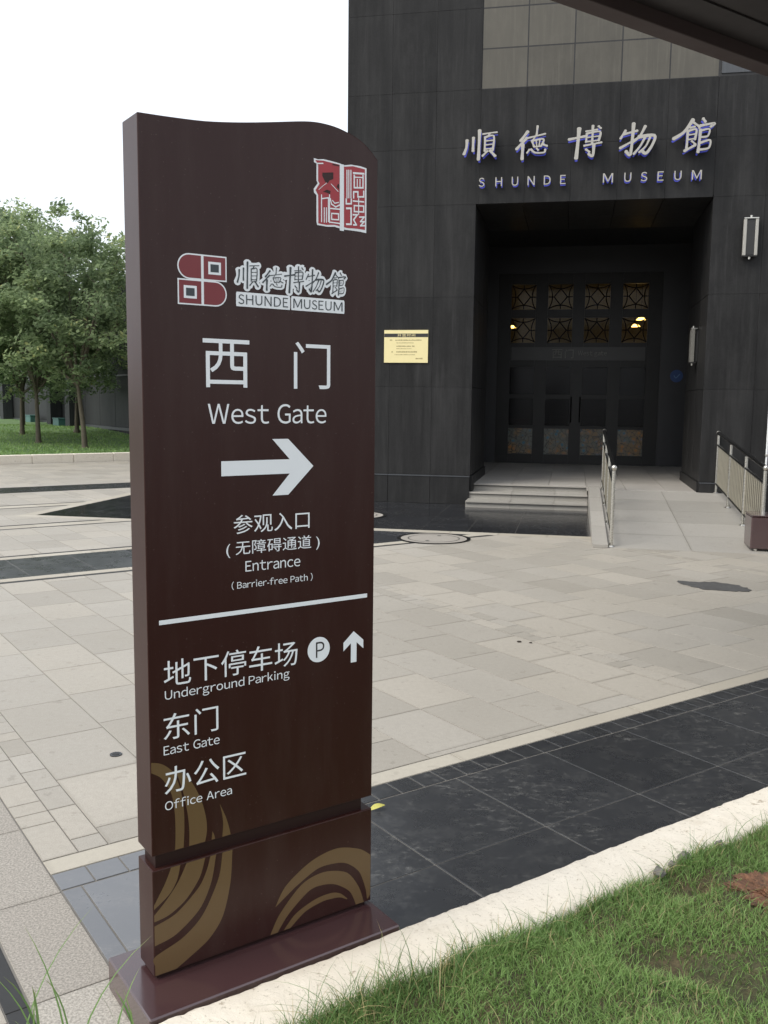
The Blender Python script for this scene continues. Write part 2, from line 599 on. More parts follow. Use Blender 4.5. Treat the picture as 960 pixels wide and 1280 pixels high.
VIS.sort(key=lambda t: t[0])
cnt = {}
matof = {'paving_tile': 'tile', 'small_tile': 'tile', 'granite_slab': 'rough_granite', 'border_strip': 'cream', 'dark_slab': 'dark', 'dark_block': 'dark', 'dark_line': 'strip'}
for d, kind, r, zt in VIS:
    cnt[kind] = cnt.get(kind, 0) + 1
    limit = {'dark_line': 8, 'small_tile': 110, 'border_strip': 60}.get(kind, 290)
    small = (kind == 'paving_tile' and d > 10.5) or (kind == 'small_tile' and d > 5.5) or (kind in ('dark_slab', 'border_strip') and d > 11.5)
    if cnt[kind] <= limit and not small:
        slab(kind, M['dark_sky_sheen' if kind in ('dark_slab', 'dark_block') and r[2] < .60 and r[1] < 1 else matof[kind]], plaza, r[0], r[1], -.03, r[2], r[3], zt, .0012)
    else:
        put_far(kind, r, 0.0)
names = {'tile_far': 'paving_tiles', 'cream_far': 'border_strips', 'dark_far': 'dark_slabs', 'strip': 'dark_lines'}
for k_, mb in FAR.items():
    if mb.v:
        o = mb.obj(names[k_], M[k_], plaza, tones=True); o['kind'] = 'stuff'

# ------------------------------------------------------------------ museum building
mus = thing('museum_building', 'dark stone-clad museum block with a deep recessed entrance and khaki panels above it', 'museum', BO, BYAW)
B0, B1, BR = .135, 3.61, 8.5      # opening left / right, right end of the facade
ZD = 4.64                         # height of the opening
ZF = .30                          # floor level
for nm, a in (('wall', (-1.85, .012, 0, .09, 2.35, 13)), ('wall', (3.655, .012, 0, BR, 2.35, 13)), ('wall', (.0905, .0125, ZD + .04, 3.655, 2.35, 13)),
              ('wall', (-1.85, 2.351, 0, -1.0, 14, 13)), ('wall', (4.7, 2.351, 0, BR, 14, 13)), ('wall', (-.999, 6.4, 5.0, 4.699, 14, 13)),
              ('ceiling', (-.999, 2.351, 4.9, 4.699, 6.399, 5.1))):
    boxo(nm, M['core'], mus, *a)
# facade panels
G = .0035
bx = [-1.9]
bx += [-1.19, -.502]
colsL = [(-1.9, -1.19), (-1.19, -.502), (-.502, .18)]
colsM = [(.18 + .6843 * i, .18 + .6843 * (i + 1)) for i in range(5)]
colsR = [(3.605 + .72 * i, 3.605 + .72 * (i + 1)) for i in range(7)]
zrows = [.455, 1.85, 3.245, 4.64, 5.48, 6.32]
ztop = [6.32 + .581 * i for i in range(0, 12)]


def panel(b0, b1, z0, z1, mat, dep=0.0):
    G = .018 if mat == 'clad_light' else .002
    return slab('cladding_panel', M[mat], mus, b0 + G / 2, dep, z0 + G / 2, b1 - G / 2, .055, z1 - G / 2, .0015)


for (a, b2) in colsL:
    for i in range(len(zrows) - 1):
        panel(a, min(b2, B0 if zrows[i] < ZD - .1 else b2), zrows[i], zrows[i + 1], 'clad')
    for i in range(0, len(ztop) - 2, 2):
        panel(a, b2, ztop[i], ztop[i + 2], 'clad')
for (a, b2) in colsM:
    for z0, z1 in ((4.64, 5.48), (5.48, 6.32)): panel(a, b2, z0, z1, 'clad')
    for i in range(len(ztop) - 1): panel(a, b2, ztop[i], ztop[i + 1], 'clad_light', .012)
for j, (a, b2) in enumerate(colsR):
    a2 = a if j else B1
    for i in range(len(zrows) - 1): panel(a2, b2, zrows[i] , zrows[i + 1], 'clad')
    for i in range(0, len(ztop) - 2, 2): panel(a + (.03 if j == 0 else 0), b2, ztop[i] + (.04 if i == 0 else 0), ztop[i + 2], 'clad_blue')
# plinth course with a thin pale ledge
for (a, b2, z0) in ((-1.93, -1.19, 0), (-1.19, -.502, 0), (-.502, B0 - .003, 0), (B1 + .003, 4.325, 0), (4.325, 5.05, 0), (5.05, 5.8, 0), (5.8, BR, 0)):
    slab('plinth_panel', M['clad'], mus, a + .002, -.035, z0, b2 - .002, .055, .435, .003)
    boxo('plinth_ledge', M['clad_blue'], mus, a + .001, -.042, .4365, b2 - .001, .054, .452)
# left flank
for j in range(8):
    for (z0, z1) in ((0, 3.24), (3.24, 6.32), (6.32, 9.4), (9.4, 12.5)):
        slab('cladding_panel', M['clad'], mus, -1.905, .06 + j * 1.7, z0 + .004, -1.856, .06 + j * 1.7 + 1.692, z1 - .004)
# jamb linings and lintel soffit
for (x0, x1) in ((.095, B0), (B1, 3.65)):
    for (n0, n1) in ((.06, .82), (.82, 1.58), (1.58, 2.34)):
        for (z0, z1) in ((.452, 1.85), (1.85, 3.245), (3.245, ZD)):
            slab('jamb_panel', M['clad'], mus, x0, n0 + .003, z0 + .003, x1, n1 - .003, z1 - .003)
for (x0, x1) in ((.095, B0 + .025), (B1 - .025, 3.65)):
    boxo('jamb_plinth', M['clad'], mus, x0, .058, ZF - .3, x1, 2.345, .45)
for (n0, n1) in ((.06, 1.2), (1.2, 2.34)):
    for i in range(5):
        a = B0 + (B1 - B0) / 5 * i
        slab('soffit_panel', M['clad'], mus, a + .004, n0 + .004, ZD, a + (B1 - B0) / 5 - .004, n1 - .004, ZD + .035)
# wide vestibule behind the jambs
for nm, a in (('vestibule_wall', (-1.0, 2.36, ZF, -.93, 5.78, 4.9)), ('vestibule_wall', (4.63, 2.36, ZF, 4.7, 5.78, 4.9)),
              ('vestibule_wall', (-1.0, 5.78, ZF, .04, 5.95, 4.9)), ('vestibule_wall', (3.46, 5.78, ZF, 4.7, 5.95, 4.9)),
              ('vestibule_wall', (.04, 5.78, 4.35, 3.46, 5.95, 4.9))):
    boxo(nm, M['inner'], mus, *a)
# hall seen through the panes
hallw = plain('hall_plaster', (.30, .26, .19), .8)
for nm, a in (('hall_wall', (-.99, 10.4, ZF, 4.69, 10.5, 5.0)), ('hall_wall', (-.99, 5.96, ZF, -.9, 10.4, 5.0)), ('hall_wall', (4.6, 5.96, ZF, 4.69, 10.4, 5.0)),
              ('hall_ceiling', (-.9, 5.96, 4.8, 4.6, 10.4, 4.99)), ('hall_floor', (-.9, 5.96, ZF - .1, 4.6, 10.4, ZF))):
    boxo(nm, hallw if nm != 'hall_floor' else M['inner'], mus, *a)
boxo('hall_dark_box', M['inner'], mus, -.5, 9.2, ZF, 4.2, 10.0, 2.7)  # block added to keep the lower hall dark

lamp_m = emit('warm_lamp_glow', (1.0, .70, .30), 11)
for (a, n, z, lab) in ((.11, 9.0, 3.475, 'small warm hall lamp glowing at the left edge of the entrance glass'), (3.24, 9.0, 3.65, 'upper of the two bright hall lamps behind the right pane'),
                  (3.08, 8.6, 3.46, 'lower of the two bright hall lamps behind the right pane')):
    t = thing('hall_lamp', lab, 'lamp', bw(a, n, z), BYAW, 'warm lamps in the hall')
    mb = MB(); mb.tube((0, 0, -.02), (0, 0, .035), .12, 14, .06); mb.obj('lamp_glass', lamp_m, t)
    mb = MB(); mb.tube((0, 0, .031), (0, 0, .10), .055, 12, .02); mb.tube((0, 0, .101), (0, 0, 4.8 - z), .006, 6); mb.obj('lamp_stem', M['dark_brown'], t)

# boxes added behind the lower panes to stand in for street reflections
for (a, n_, w_, h_, mt, nm, lab, cat) in ((.30, 6.5, .42, .30, plain('red_reflection', (.30, .02, .025), .6), 'red_reflection_box', 'dim red box added behind the leftmost lower pane as a street reflection', 'reflection_prop'),
                                      (1.18, 6.7, .36, .46, plain('pale_reflection', (.5, .5, .48), .6), 'reflection_box', 'pale box added behind the second lower pane as a street reflection', 'reflection_box'),
                                      (1.95, 6.9, .26, .40, plain('grey_reflection', (.3, .3, .3), .6), 'reflection_box', 'small grey box added behind the third lower pane as a street reflection', 'reflection_box')):
    t = thing(nm, lab, cat, bw(a, n_, ZF), BYAW)
    boxo('body', mt, t, 0, 0, .06, w_, .35, .75 + h_ * .5, bevel=.02); boxo('top', mt, t, -.01, -.01, .751 + h_ * .5, w_ + .01, .36, .79 + h_ * .5, bevel=.008)
    for (x_, y_) in ((.03, .03), (w_ - .03, .03), (.03, .32), (w_ - .03, .32)): MB().tube((x_, y_, 0), (x_, y_, .059), .018, 8).obj('foot', M['rail_dark'], t)

# ------------------------------------------------------------------ glazed doors
dr = thing('entrance_doors', 'dark four-leaf glazed entrance doors with lattice panes and a lettered transom', 'doors', bw(0, 5.8), BYAW)
cx = [.585, 1.36, 2.13, 2.91]; hw = .262
zr = [(3.59, 4.12), (2.89, 3.42), (1.79, 2.38), (1.12, 1.70), (.50, 1.06)]
frame = plain('dark_bronze_frame', (.016, .0155, .015), .4, var=.3, spec=.3)
xs = [.04] + [q for c in cx for q in (c - hw, c + hw)] + [3.46]
for i in range(0, len(xs), 2):
    boxo('stile', frame, dr, xs[i], 0, ZF, xs[i + 1], .07, 4.35)
for c in cx:
    zz = [(ZF, .50), (1.06, 1.12), (1.70, 1.79), (2.38, 2.89), (3.42, 3.59), (4.12, 4.35)]
    for (a, b2) in zz:
        boxo('rail', frame, dr, c - hw + .001, .002, a, c + hw - .001, .068, b2)
lat = plain('lattice_bar', (.008, .007, .006), .5, spec=.1)
edge = plain('lattice_edge', (.085, .075, .05), .5)


def arc_pts(cx_, cz, r, a0, a1, n=10):
    return [(cx_ + r * math.cos(a0 + (a1 - a0) * i / n), cz + r * math.sin(a0 + (a1 - a0) * i / n)) for i in range(n + 1)]


def bars(mb, pts, w, y0, y1):
    for (a, b2) in zip(pts[:-1], pts[1:]):
        d = Vector((b2[0] - a[0], b2[1] - a[1])); L = d.length
        if L < 1e-6: continue
        nrm = Vector((-d.y, d.x)) / L * w / 2
        e = d / L * w * .2
        q = [(a[0] - e.x + nrm.x, a[1] - e.y + nrm.y), (a[0] - e.x - nrm.x, a[1] - e.y - nrm.y), (b2[0] + e.x - nrm.x, b2[1] + e.y - nrm.y), (b2[0] + e.x + nrm.x, b2[1] + e.y + nrm.y)]
        k = len(mb.v)
        mb.v += [(p[0], y0, p[1]) for p in q] + [(p[0], y1, p[1]) for p in q]
        for f in ((0, 1, 2, 3), (7, 6, 5, 4), (0, 4, 5, 1), (1, 5, 6, 2), (2, 6, 7, 3), (3, 7, 4, 0)):
            mb.f.append(tuple(k + i for i in f)); mb.t.append(.5)


lm_ = MB(); s = hw - .01
bars(lm_, [(0, .17), (.14, 0), (0, -.17), (-.14, 0), (0, .17)], .022, .005, .03)
for q in ((0, .17, 0, s), (0, -.17, 0, -s), (.14, 0, s, 0), (-.14, 0, -s, 0)):
    bars(lm_, [(q[0], q[1]), (q[2], q[3])], .02, .006, .029)
for k in range(4):
    pts = arc_pts(0, 0, 1, R(90 - 40), R(90 + 40), 8)
    pts = [((x / math.sin(R(40))) * s, -s + (y - math.cos(R(40))) * .34) for x, y in pts]
    c_, s_ = math.cos(k * math.pi / 2), math.sin(k * math.pi / 2)
    bars(lm_, [(x * c_ - y * s_, x * s_ + y * c_) for x, y in pts], .02, .007, .028)
lat_me = lm_.mesh('lattice', lat)
for ci, c in enumerate(cx):
    for ri, (z0, z1) in enumerate(zr):
        gm_ = M['pane_glass'] if ri < 2 else (M['painted'] if ri == 4 else M['dark_glass'])
        p_ = boxo('pane', gm_, dr, c - hw + .001, .038, z0 + .001, c + hw - .001, .046, z1 - .001)
        if ri < 2:
            o = link('lattice', lat_me, None, p_); o.location = (c, 0, (z0 + z1) / 2)
for c in cx[1:3]:
    mb = MB(); mb.tube((c + (hw + .03) * (1 if c < 2 else -1), -.05, 1.2), (c + (hw + .03) * (1 if c < 2 else -1), -.05, 1.75), .014, 8); mb.obj('pull_handle', M['rail_dark'], dr)


# ------------------------------------------------------------------ lettering helpers
def text_mesh(name, body, bbox, y, mat, extrude=0.0, offset=0.0, spacing=1.0, parent=None, stepy=0.0):
    """one line of lettering scaled to the box (x0, z0, x1, z1) on a vertical face that looks along -y"""
    cu = bpy.data.curves.new('text', 'FONT'); cu.body = body
    cu.space_character = spacing; cu.offset = offset; cu.resolution_u = 4
    ob = bpy.data.objects.new('text', cu)
    me = bpy.data.meshes.new_from_object(ob)
    bpy.data.objects.remove(ob); bpy.data.curves.remove(cu)
    n = len(me.vertices)
    co = np.empty(n * 3); me.vertices.foreach_get('co', co); co = co.reshape(n, 3)
    mn, mxx = co.min(0), co.max(0)
    x0, z0, x1, z1 = bbox
    X = x0 + (co[:, 0] - mn[0]) / (mxx[0] - mn[0]) * (x1 - x0)
    Z = z0 + (co[:, 1] - mn[1]) / (mxx[1] - mn[1]) * (z1 - z0)
    if extrude:
        faces = [tuple(p.vertices) for p in me.polygons]
        ec = {}
        for f in faces:
            for i in range(len(f)):
                e = (f[i], f[(i + 1) % len(f)]); ec[e] = ec.get(e, 0) + 1
        V = [(X[i], y, Z[i]) for i in range(n)] + [(X[i], y + extrude, Z[i]) for i in range(n)]
        F = [tuple(f) for f in faces] + [tuple(n + i for i in reversed(f)) for f in faces]
        for e in ec:
            if (e[1], e[0]) not in ec: F.append((e[1], e[0], n + e[0], n + e[1]))
        m2 = bpy.data.meshes.new(name); m2.from_pydata(V, [], F)
    else:
        m2 = me; out = np.stack([X, np.full(n, y), Z], 1)
        m2.vertices.foreach_set('co', out.ravel()); m2.name = name
    m2.materials.clear(); m2.materials.append(mat)
    bm = bmesh.new(); bm.from_mesh(m2); bmesh.ops.recalc_face_normals(bm, faces=bm.faces[:]); bm.to_mesh(m2); bm.free()
    m2.update()
    return link(name, m2, None, parent)


_gly = {}
SIDE = {'l': 'BDEFHIKLMNPRUbhiklmnpru', 'r': 'HIMNUdhilmnqu'}


def glyph(ch):
    if ch not in _gly:
        cu = bpy.data.curves.new('text', 'FONT'); cu.resolution_u = 5
        cu.body = ch[1] if len(ch) > 1 else (chr(ord(ch) + 0xFEE0) if '!' <= ch <= '~' else ch)
        ob = bpy.data.objects.new('text', cu); me = bpy.data.meshes.new_from_object(ob)
        bpy.data.objects.remove(ob); bpy.data.curves.remove(cu)
        V = [(v.co.x, v.co.y) for v in me.vertices]; F = [tuple(p.vertices) for p in me.polygons]
        bpy.data.meshes.remove(me)
        x0 = min(v[0] for v in V); x1 = max(v[0] for v in V)
        _gly[ch] = ([(v[0] - x0, v[1]) for v in V], F, x1 - x0)
    return _gly[ch]


def line_mesh(name, body, bbox, y, mat, extrude=0.0, gap=.14, parent=None):
    V = []; F = []; x = 0; prev = None
    for ch in body:
        if ch == ' ': x += .40; prev = None; continue
        if ch == '-': ch = '~-'
        v, f, w = glyph(ch)
        if prev is not None:
            a = 1.0 if prev in SIDE['r'] else (.35 if prev in 'rktyvwfaecPTFLEK' else .6)
            b2 = 1.0 if ch in SIDE['l'] else (.35 if ch in 'tyvwfTVWAj' else .6)
            x += gap * (a + b2) / 2
        k = len(V); V += [(p[0] + x, p[1]) for p in v]; F += [tuple(k + i for i in q) for q in f]
        x += w; prev = ch
    co = np.array(V); mn = co.min(0); mxx = co.max(0); x0, z0, x1, z1 = bbox
    X = x0 + (co[:, 0] - mn[0]) / (mxx[0] - mn[0]) * (x1 - x0); Z = z0 + (co[:, 1] - mn[1]) / (mxx[1] - mn[1]) * (z1 - z0)
    n = len(V); VV = [(X[i], y, Z[i]) for i in range(n)]; FF = list(F)
    if extrude:
        ec = set((f[i], f[(i + 1) % len(f)]) for f in F for i in range(len(f)))
        VV += [(X[i], y + extrude, Z[i]) for i in range(n)]
        FF += [tuple(n + i for i in reversed(f)) for f in F] + [(e[1], e[0], n + e[0], n + e[1]) for e in ec if (e[1], e[0]) not in ec]
    me = bpy.data.meshes.new(name); me.from_pydata(VV, [], FF); me.materials.append(mat); me.update()
    bm = bmesh.new(); bm.from_mesh(me); bmesh.ops.recalc_face_normals(bm, faces=bm.faces[:]); bm.to_mesh(me); bm.free()
    return link(name, me, None, parent)


# brush strokes of the five large characters: (points, width) in a drawing grid, y down
BR_CH = [
 ((45, 85, 300, 355), [([(72, 175), (68, 240), (50, 300)], 20), ([(120, 155), (118, 215), (118, 275)], 19), ([(165, 92), (163, 220), (160, 352)], 22), ([(190, 128), (250, 120), (295, 117)], 11), ([(242, 125), (222, 155)], 12), ([(207, 155), (206, 215), (206, 280)], 14), ([(210, 156), (272, 150), (266, 275)], 14), ([(212, 190), (264, 186)], 9), ([(212, 225), (264, 221)], 9), ([(208, 262), (264, 258)], 10), ([(228, 278), (190, 322)], 14), ([(246, 275), (285, 327)], 19)]),
 ((445, 65, 680, 345), [([(532, 112), (480, 188)], 20), ([(527, 165), (450, 257)], 19), ([(497, 218), (494, 342)], 22), ([(603, 70), (597, 150)], 13), ([(535, 167), (662, 138)], 11), ([(592, 150), (572, 184)], 9), ([(563, 190), (582, 244)], 13), ([(565, 193), (650, 181), (632, 240)], 13), ([(596, 190), (600, 238)], 8), ([(622, 186), (618, 236)], 8), ([(582, 244), (634, 240)], 9), ([(547, 264), (530, 292)], 12), ([(558, 262), (590, 292), (655, 293), (664, 268)], 14), ([(600, 256), (613, 272)], 12), ([(648, 226), (677, 240)], 14)]),
 ((840, 55, 1060, 325), [([(910, 72), (904, 190), (896, 316)], 24), ([(843, 160), (955, 138)], 17), ([(1000, 55), (998, 205)], 14), ([(955, 100), (1030, 88)], 10), ([(1036, 62), (1052, 80)], 13), ([(962, 115), (958, 188)], 12), ([(962, 118), (1048, 106), (1040, 178)], 14), ([(962, 150), (1042, 142)], 8), ([(960, 184), (1040, 176)], 9), ([(945, 216), (1060, 194)], 12), ([(1010, 205), (1005, 302), (978, 284)], 18), ([(958, 245), (982, 268)], 14)]),
 ((262, 85, 500, 310), [([(300, 135), (268, 190)], 14), ([(285, 162), (378, 140)], 14), ([(352, 88), (347, 200), (337, 306), (308, 282)], 20), ([(266, 258), (380, 195)], 14), ([(430, 110), (395, 180), (350, 218)], 16), ([(388, 184), (492, 178), (482, 240), (442, 300), (412, 280)], 20), ([(432, 186), (400, 250), (360, 302)], 14), ([(464, 190), (438, 250), (396, 292)], 12)]),
 ((650, 55, 925, 300), [([(778, 66), (722, 150), (653, 196)], 22), ([(776, 82), (822, 118)], 14), ([(760, 122), (792, 116)], 12), ([(746, 145), (745, 215), (742, 278)], 15), ([(746, 146), (802, 136), (796, 206)], 14), ([(750, 173), (796, 168)], 8), ([(750, 206), (796, 200)], 9), ([(728, 286), (800, 246)], 15), ([(774, 216), (802, 242)], 11), ([(843, 62), (860, 86)], 16), ([(828, 108), (820, 128)], 12), ([(826, 112), (922, 98), (896, 122)], 15), ([(830, 140), (826, 220), (820, 297)], 18), ([(832, 146), (888, 138), (880, 186), (834, 192)], 12), ([(832, 232), (896, 216), (890, 270), (834, 280)], 13)]),
]


def smooth_line(pts, n=5):
    if len(pts) < 3: return [Vector(p) for p in pts]
    P = [Vector(p) for p in pts]; out = []
    for i in range(len(P) - 1):
        p0 = P[max(i - 1, 0)]; p1 = P[i]; p2 = P[i + 1]; p3 = P[min(i + 2, len(P) - 1)]
        m1 = (p2 - p0) * .45; m2 = (p3 - p1) * .45
        for k in range(n):
            t = k / n
            h = (2 * t**3 - 3 * t**2 + 1, t**3 - 2 * t**2 + t, -2 * t**3 + 3 * t**2, t**3 - t**2)
            out.append(p1 * h[0] + m1 * h[1] + p2 * h[2] + m2 * h[3])
    out.append(P[-1]); return out


def stroke_poly(pts, w, taper=True, ends=5, seed=0):
    """outline of one brush stroke: swelling start, slimmer middle, rounded ends"""
    L = smooth_line(pts); n = len(L); left = []; right = []
    if n == 2: L = [L[0], L[0].lerp(L[1], .5), L[1]]; n = 3
    for i, p in enumerate(L):
        a = L[max(i - 1, 0)]; b2 = L[min(i + 1, n - 1)]
        d = (b2 - a).normalized(); nn = Vector((-d.y, d.x))
        t = i / (n - 1)
        k = (1.12 - .34 * math.sin(math.pi * t) if n else 1) if taper else 1
        if taper and t > .85: k *= .92
        left.append(p + nn * (w / 2 * k)); right.append(p - nn * (w / 2 * k))
    d1 = (L[-1] - L[-2]).normalized(); d0 = (L[0] - L[1]).normalized()
    capE = []
    for i in range(1, ends):
        a = math.pi * i / ends
        nn = Vector((-d1.y, d1.x)); capE.append(L[-1] + nn * (w / 2 * .95 * math.cos(a)) + d1 * (w / 2 * .8 * math.sin(a)))
    capS = []
    for i in range(1, ends):
        a = math.pi * i / ends
        nn = Vector((-d0.y, d0.x)); capS.append(L[0] + nn * (w / 2 * 1.0 * math.cos(a)) + d0 * (w / 2 * .7 * math.sin(a)))
    return left + capE + right[::-1] + capS


def strokes_mesh(name, polys, y, mat, depth=0.0, step=.00004, parent=None):
    V = []; F = []
    for i, pl in enumerate(polys):
        k = len(V); n = len(pl); yy = y - i * step
        V += [(p[0], yy, p[1]) for p in pl]
        F.append(tuple(range(k, k + n)))
        if depth:
            V += [(p[0], y + depth + i * step, p[1]) for p in pl]
            F.append(tuple(range(k + 2 * n - 1, k + n - 1, -1)))
            for j in range(n):
                q = (j + 1) % n; F.append((k + q, k + j, k + n + j, k + n + q))
    me = bpy.data.meshes.new(name); me.from_pydata(V, [], F)
    if mat: me.materials.append(mat)
    bm = bmesh.new(); bm.from_mesh(me)
    if depth: bmesh.ops.recalc_face_normals(bm, faces=bm.faces[:])
    else:
        for f in bm.faces:
            if f.normal.y > 0: f.normal_flip()
    bmesh.ops.triangulate(bm, faces=[f for f in bm.faces if len(f.verts) > 4], ngon_method='EAR_CLIP')
    bm.to_mesh(me); bm.free(); me.update()
    return link(name, me, None, parent)


def char_polys(i, box, extra=0.0):
    (gx0, gy0, gx1, gy1), st = BR_CH[i]
    x0, z0, x1, z1 = box; sx_, sz_ = (x1 - x0) / (gx1 - gx0), (z1 - z0) / (gy1 - gy0)
    out = []
    for pts, w in st:
        pl = stroke_poly(pts, w + extra)
        out.append([(x0 + (p.x - gx0) * sx_, z1 - (p.y - gy0) * sz_) for p in pl])
    return out


# ------------------------------------------------------------------ the museum's name over the door
ns = thing('museum_name_sign', 'metal characters and spaced letters SHUNDE MUSEUM with blue light behind, above the entrance', 'sign', BO, BYAW)
blue_m = emit('blue_led_strip', (.06, .08, 1.0), .07, (.05, .06, .35))
boxes = [(-.03, 5.23, .46, 5.69), (.80, 5.21, 1.25, 5.70), (1.55, 5.20, 2.03, 5.70), (2.30, 5.23, 2.78, 5.68), (3.0, 5.22, 3.55, 5.70)]
boxes = [(-.05, 5.24, .46, 5.68), (.735, 5.22, 1.20, 5.70), (1.50, 5.19, 1.98, 5.66), (2.235, 5.22, 2.74, 5.67), (2.985, 5.22, 3.555, 5.70)]
for i, bx_ in enumerate(boxes):
    o = strokes_mesh('character', char_polys(i, bx_, 3), -.215, M['letter'], .03, .0003, ns)
    bl = [[(p[0], p[1]) for p in pl] for pl in char_polys(i, bx_, -5)]
    strokes_mesh('light_strip', bl, -.075, blue_m, .02, .0003, o)
    mb = MB()
    for f in (.3, .7): mb.tube((bx_[0] + (bx_[2] - bx_[0]) * f, -.186, bx_[1] + .12 + .2 * f), (bx_[0] + (bx_[2] - bx_[0]) * f, .0, bx_[1] + .12 + .2 * f), .008, 6)
    mb.obj('stud', M['rail_dark'], o)
zz0, zz1 = 4.855, 4.985
xsE = [.19, .44, .685, .92, 1.16, 1.40, 2.02, 2.325, 2.56, 2.795, 3.03, 3.275]
wsE = [.085, .10, .095, .105, .10, .08, .145, .10, .09, .085, .10, .135]
for ch, x, w in zip('SHUNDEMUSEUM', xsE, wsE):
    o = line_mesh('letter', ch, (x, zz0, x + w, zz1), -.18, M['letter'], .025, parent=ns)
    line_mesh('light_strip', ch, (x + .002, zz0 + .002, x + w - .002, zz1 - .002), -.065, blue_m, .02, parent=o)
    MB().tube((x + w * .5, -.156, zz0 + .06), (x + w * .5, 0, zz0 + .06), .006, 6).obj('stud', M['rail_dark'], o)

# transom lettering of the doors
tb = boxo('transom_board', plain('transom_board_paint', (.022, .021, .02), .4), dr, .35, -.012, 2.52, 3.15, .001, 2.80)
dim = plain('transom_lettering', (.15, .15, .13), .5)
for body, bb in (('西', (1.22, 2.565, 1.43, 2.755)), ('门', (1.49, 2.565, 1.67, 2.75)), ('West gate', (1.76, 2.595, 2.36, 2.72))):
    (line_mesh if body[0] == 'W' else text_mesh)('lettering', body, bb, -.0135, dim, parent=tb)

# ------------------------------------------------------------------ things on the facade
po = thing('notice_board', 'cream opening-hours notice with a dark heading band on the dark wall beside the totem', 'notice', bw(-1.275, -.02, 2.23), BYAW)
ym = plain('cream_yellow_plate', (.72, .63, .33), .5, var=.05)
boxo('plate', ym, po, 0, 0, 0, .705, .018, .51)
boxo('heading_band', M['strip'], po, .002, -.002, .40, .703, -.0004, .455)
text_mesh('lettering', '开放时间', (.215, .406, .50, .450), -.004, ym, parent=po, spacing=1.2)
ink = plain('grey_brown_ink', (.30, .25, .12), .6)
for (a, b2, z, h) in ((.09, .13, .345, .022), (.18, .60, .345, .018), (.20, .48, .305, .012), (.20, .44, .25, .018), (.45, .49, .25, .022), (.20, .44, .215, .01), (.12, .15, .16, .022), (.20, .53, .16, .022), (.17, .50, .12, .012), (.51, .62, .055, .022)):
    mb = MB(); x = a
    while x < b2 - .005:
        w = rng.uniform(.012, .024); mb.box(x, -.0012, z, min(x + w, b2), -.0002, z + h * rng.uniform(.7, 1)); x += w + rng.uniform(.003, .009)
    mb.obj('print_line', ink, po)


def wall_lamp(lab, loc, rz, bar='letter'):
    t = thing('wall_lamp', lab, 'lamp', loc, rz, 'twin-bar wall lamps')
    for s_ in (-1, 1):
        mb = MB(); mb.box(s_ * .08 - .022, -.11, -.26, s_ * .08 + .022, -.05, .26); mb.obj('light_bar', M[bar], t, bevel=.006)
    boxo('back_plate', M['strip'], t, -.058, -.10, -.25, .058, -.0, .25)
    boxo('cap', M['steel'], t, -.10, -.115, .261, .10, -.02, .275); boxo('cap', M['strip'], t, -.10, -.115, -.275, .10, -.02, -.261)
    for z in (.276, -.31):
        mb = MB(); mb.tube((0, -.07, z), (0, -.07, z + .034), .02, 10); mb.obj('knob', M['steel'], t)
    return t


wall_lamp('twin-bar silver wall lamp on the facade right of the entrance', bw(4.14, 0, 4.04), BYAW)
wall_lamp('narrow silver wall lamp inside the right jamb of the entrance', bw(3.61, 1.0, 2.55), BYAW - math.pi / 2, 'lamp_bar_shaded')
dp = thing('downpipe', 'thin white vertical pipe fixed to the wall above the right-hand railing', 'pipe', bw(4.55, -.04, .62), BYAW)
MB().tube((0, 0, 0), (0, 0, 3.15), .016, 10).obj('pipe', M['white'], dp)
for z in (.25, 1.6, 2.9): boxo('pipe_clip', M['steel'], dp, -.025, -.02, z, .025, .04, z + .03)
bn = thing('blue_notice', 'small dim blue round notice on the dark vestibule wall right of the doors', 'notice', bw(3.80, 5.775, 2.2), BYAW)
MB().tube((0, 0, 0), (0, -.01, 0), .13, 20).obj('disc', plain('blue_print', (.02, .06, .20), .4), bn)
strokes_mesh('tick', [stroke_poly([(-.05, .01), (-.01, -.04), (.06, .04)], .014, False)], -.0115, plain('pale_blue_print', (.1, .22, .4), .4), parent=bn)

# ------------------------------------------------------------------ platform, steps, ramp
pl = setting('entrance_platform', BO, BYAW)
boxo('platform_base', M['core'], pl, -.93, .45, 0, 4.63, 5.96, ZF - .03)
nx = [B0 + .02 + i * .6 for i in range(6)] + [3.59]
for i in range(6):
    for j, (n0, n1) in enumerate(((.42 if i < 3 else .0, 1.2), (1.2, 2.0), (2.0, 2.8), (2.8, 3.6), (3.6, 4.6), (4.6, 5.78))):
        a, b2 = nx[i], nx[i + 1]
        if i < 3 and b2 > 1.98: b2 = max(b2, 1.98)
        slab('floor_slab', M['floor'], pl, a + .002, n0 + .002, ZF - .03, b2 - .002, n1 - .002, ZF, .002)
for (a, b2) in ((-.93, -.4), (-.4, B0 + .015), (3.592, 4.1), (4.1, 4.63)):
    for n0, n1 in ((2.36, 3.6), (3.6, 4.6), (4.6, 5.78)):
        slab('floor_slab', M['floor'], pl, a + .002, n0 + .002, ZF - .03, b2 - .002, n1 - .002, ZF, .002)

st = setting('entrance_steps', BO, BYAW)
for k, (n0, n1) in enumerate(((-.40, 0.0), (.0, .42), (.42, .80))):
    z1 = .1 * (k + 1)
    for (a, b2) in ((B0 - .02, .80), (.80, 1.47), (1.47, 1.975)):
        if k < 2:
            slab('step_slab', M['step'], st, a + .0015, n0 - .012, z1 - .034, b2 - .0015, n1 + .03, z1, .003)
        boxo('riser', M['step'], st, a + .0012, n0 + .008, z1 - .1, b2 - .0012, n0 + .04, z1 - .035)
    boxo('dark_strip', M['strip'], st, B0 - .01, n0 - .014, z1 - .0345, 1.972, n0 + .012, z1 - .022)
slab('step_slab', M['step'], st, B0, .408, .267, 1.972, .4195, .3, .002)

rp = setting('access_ramp', BO, BYAW)


